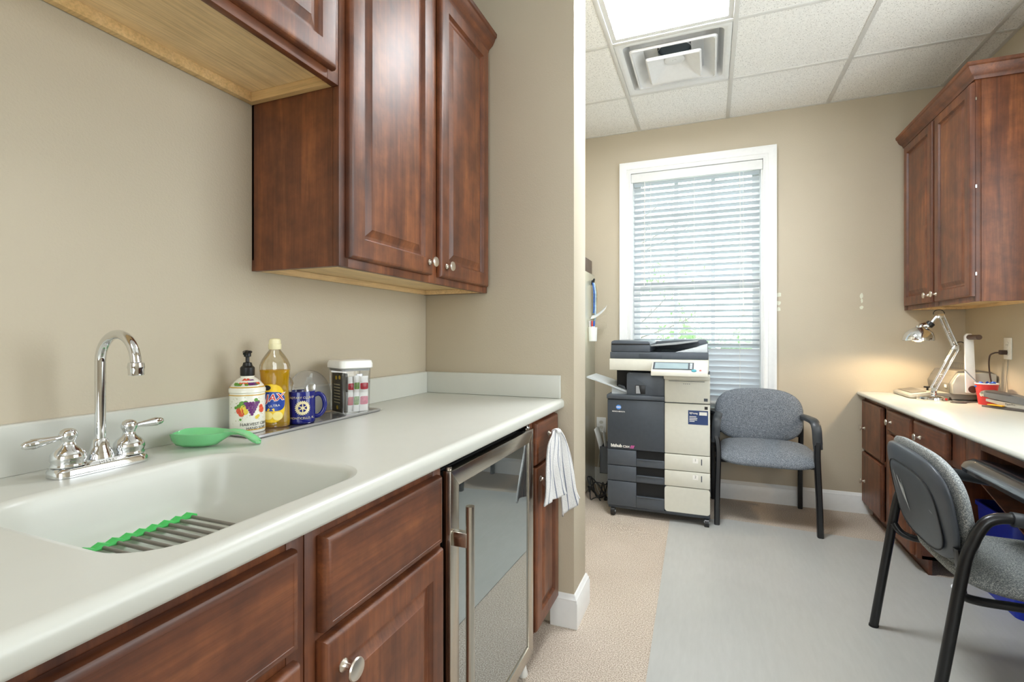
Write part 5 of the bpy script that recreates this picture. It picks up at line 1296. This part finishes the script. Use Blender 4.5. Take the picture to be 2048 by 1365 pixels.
b = MB(); b.prism([(1.266, .838), (1.456, .838), (1.456, .955), (1.400, .962), (1.296, .955), (1.280, .93), (1.262, .895)], 'y', 3.500, 3.544, .005); ec = b.build('end_cap', M['putty'], bm_)
MB().cyl((1.345, 3.499, .87), (1.345, 3.478, .87), .020, n=20).build('pivot_boss', M['handlebrown'], ec)
b = MB(); b.prism([(1.316, .850), (1.362, .850), (1.350, 1.165), (1.340, 1.178), (1.318, 1.178), (1.310, 1.165)], 'y', 3.482, 3.498, .004); hv = b.build('handle', M['whiteplastic'], bm_)
MB().cyl((1.330, 3.484, 1.158), (1.330, 3.375, 1.158), .0135, n=20).build('grip', M['handlebrown'], hv, 40)
for k in range(24): 
    yk = 3.56 + k * .0118
    MB().tube([(1.372, yk, .970), (1.372, yk, .995), (1.378, yk, 1.008)], .0013, 5).build('comb_tooth', M['puttygrey'], bm_, 60)
MB().cyl((1.215, 3.70, .838), (1.215, 3.70, .856), .005, n=12).build('knob_stem', M['black'], bm_); MB().cyl((1.215, 3.70, .854), (1.215, 3.70, .862), .018, n=18).build('adjusting_knob', M['black'], bm_)
b = MB(); b.box(1.2605, 1.2635, 3.57, 3.60, .868, .885); b.build('maker_label', M['label_white'], bm_)
# paper cup with wrapped sweets and a pen
qx, qy = 1.372, 3.400
M['cupred'] = plain('red_paper_cup', (214, 56, 56), .35, var=.03)
pc_ = thing('paper_cup', 'red paper cup with a white rim on the desktop', 'cup', (qx, qy, DZ))
MB().lathe([(0, .001), (.033, .001), (.034, .004), (.0475, .112), (.046, .112), (.033, .006), (0, .006)], (qx, qy, DZ), n=36).build('cup_wall', M['cupred'], pc_, 40)
MB().lathe([(.0462, .110), (.0490, .110), (.0500, .113), (.0490, .116), (.0462, .116), (.0462, .110)], (qx, qy, DZ), n=36, capped=False).build('rolled_rim', M['whiteplastic'], pc_, 60)
va = atan2(-qy, -qx)
w_ = MB(); fnc = lambda x, y, z: Vector((qx + (.0415 + y * .125 + .0008) * cos(va - .45 + x / .04), qy + (.0415 + y * .125 + .0008) * sin(va - .45 + x / .04), DZ + .058 + y))
for (x, y, r_) in ((0, 0, .011), (.006, .006, .006), (-.004, -.008, .005)): w_.poly([fnc(x + r_ * cos(k * pi / 6), y + r_ * sin(k * pi / 6), 0) for k in range(12)])
w_.build('white_emblem', M['label_white'], pc_, recalc=False)
M['bluefoil'] = plain('blue_wrapper', (52, 104, 206), .2, .2, var=.35, scale=120)
for k, (dx, dy, dz, lab) in enumerate(((-.030, .006, .105, 'blue wrapped sweet at the left rim of the red cup'), (.012, -.010, .110, 'blue wrapped sweet in front on the right in the red cup'), (.026, .010, .108, 'blue wrapped sweet at the right rim of the red cup'))):
    c_ = Vector((qx + dx, qy + dy, DZ + dz)); rn = random.Random(k)
    m = MB(); m.lathe([(.001, -.022), (.012, -.019), (.005, -.012), (.012, -.006), (.013, .004), (.005, .011), (.012, .018), (.001, .021)], c_, (rn.uniform(-1, 1), rn.uniform(-1, 1), .5), 12, sy=.7)
    o = m.build('wrapped_sweet', M['bluefoil'], None, 60, loc=tuple(c_)); tag(o, lab, 'sweet', 'wrapped sweets in the red cup')
o = MB().tube([(qx - .004, qy + .002, DZ + .012), (qx - .038, qy + .01, DZ + .118), (qx - .088, qy + .02, DZ + .185)], .0032, 10).build('pen', M['greyplastic'], None, 50, loc=(qx, qy, DZ + .01)); tag(o, 'slim grey pen leaning out of the red cup', 'pen')
# electric stapler on the right
fs_ = rot_pts((1.392, 3.185), radians(-62))   # local +x points towards the viewer's right
sp_ = thing('stapler', 'large grey heavy duty stapler on the desktop right of the red cup', 'stapler', (1.392, 3.185, DZ))
M['stapgrey'] = plain('mid_grey_plastic', (112, 112, 112), .42, var=.04); M['stapdark'] = plain('dark_grey_rubber', (86, 80, 78), .6); M['staplight'] = plain('light_grey_plastic', (186, 182, 172), .4)
def fb(poly, y0, y1, bev=.003):
    m = MB().prism(poly, 'y', y0, y1, bev)
    for v in m.bm.verts: v.co = fs_(v.co.x, v.co.y, DZ + v.co.z)
    return m
fb([(-.135, .0008), (.15, .0008), (.15, .014), (-.02, .012), (-.135, .008)], -.024, .024, .002).build('base', M['stapdark'], sp_)
fb([(-.02, .012), (.15, .012), (.15, .040), (.04, .034), (-.12, .045), (-.12, .030), (-.05, .022)], -.018, .018).build('magazine', M['staplight'], sp_)
fb([(-.142, .055), (-.142, .080), (-.12, .088), (0, .078), (.10, .058), (.15, .045), (.15, .020), (.05, .034), (-.09, .048)], -.023, .023, .005).build('arm', M['stapgrey'], sp_)
fb([(-.118, .0885), (-.005, .0795), (.02, .071), (-.005, .070), (-.118, .076)], -.0238, .0238, .002).build('top_pad', M['stapdark'], sp_)
fb([(-.1425, .058), (-.1425, .078), (-.124, .084), (-.124, .054)], -.0236, .0236, .002).build('nose', M['nickel'], sp_)
o = fb([(-.10, .0145), (-.03, .0145), (-.03, .020), (-.10, .019)], -.034, .002, .001).build('note_pad', plain('amber_note', (240, 178, 40), .5), None, loc=tuple(fs_(-.06, -.02, DZ + .012))); tag(o, 'small amber note block tucked beneath the stapler arm', 'note pad')
text_mesh('PaperPro', .012, M['print_black'], sp_, lambda x, y, z: fs_(-.005 + x, -.0186, DZ + .0285 + y))
# dark oval paddle lying on the desk
b = MB(); b.lathe([(0, 0), (.034, 0), (.037, .003), (.034, .006), (0, .0065)], (1.262, 3.425, DZ + .0006), n=28, sx=1.0, sy=.72)
ov_ = thing('hand_mirror', 'dark oval hand mirror lying on the desktop beside the lamp base', 'hand mirror', (1.262, 3.425, DZ))
b.build('oval_head', M['stapdark'], ov_, 40)
MB().tube([(1.292, 3.43, DZ + .004), (1.34, 3.465, DZ + .0045), (1.40, 3.49, DZ + .0045)], .0032, 8, smooth=4).build('handle', M['stapdark'], ov_, 60)
# outlet with plug
ot_ = thing('power_outlet', 'white duplex power outlet on the right wall above the desk', 'outlet', (XR, 3.408, 1.098))
MB().box(XR - .006, XR - .0005, 3.372, 3.446, 1.041, 1.156, .003).build('plate', M['whiteplastic'], ot_)
for zz in (1.078, 1.118):
    s_ = MB().lathe([(0, 0), (.0165, 0), (.0165, .0022), (0, .0022)], (XR - .0058, 3.408, zz), (-1, 0, 0), 20).build('socket', M['whiteplastic'], ot_)
    m = MB(); m.box(XR - .0084, XR - .0078, 3.4015, 3.4030, zz - .004, zz + .004); s2 = m.build('slot', M['print_black'], s_)
    m = MB(); m.box(XR - .0084, XR - .0078, 3.4130, 3.4145, zz - .004, zz + .004); m.build('slot', M['print_black'], s_)
pcq = thing('power_cable', 'brown power cable plugged into the outlet above the desk', 'cord', (XR - .02, 3.408, DZ + .01))
M['cordbrown'] = plain('brown_cord', (64, 46, 36), .5)
MB().box(XR - .040, XR - .0085, 3.398, 3.418, 1.066, 1.090, .004).build('plug', M['cordbrown'], pcq)
MB().tube([(XR - .038, 3.408, 1.077), (XR - .058, 3.414, 1.074), (XR - .070, 3.43, 1.055), (XR - .066, 3.445, .99), (XR - .050, 3.455, .90), (XR - .030, 3.46, .83), (XR - .026, 3.465, DZ + .006)], .0038, 8, smooth=6).build('cable', M['cordbrown'], pcq, 60)
o = MB().tube([(XR - .004, 3.408, 1.038), (XR - .006, 3.412, .95), (XR - .005, 3.405, .87), (XR - .008, 3.40, DZ + .004)], .0013, 6, smooth=5).build('thin_wire', M['puttygrey'], None, 60, loc=(XR - .005, 3.408, DZ)); tag(o, 'thin pale wire hanging below the outlet above the desk', 'wire')
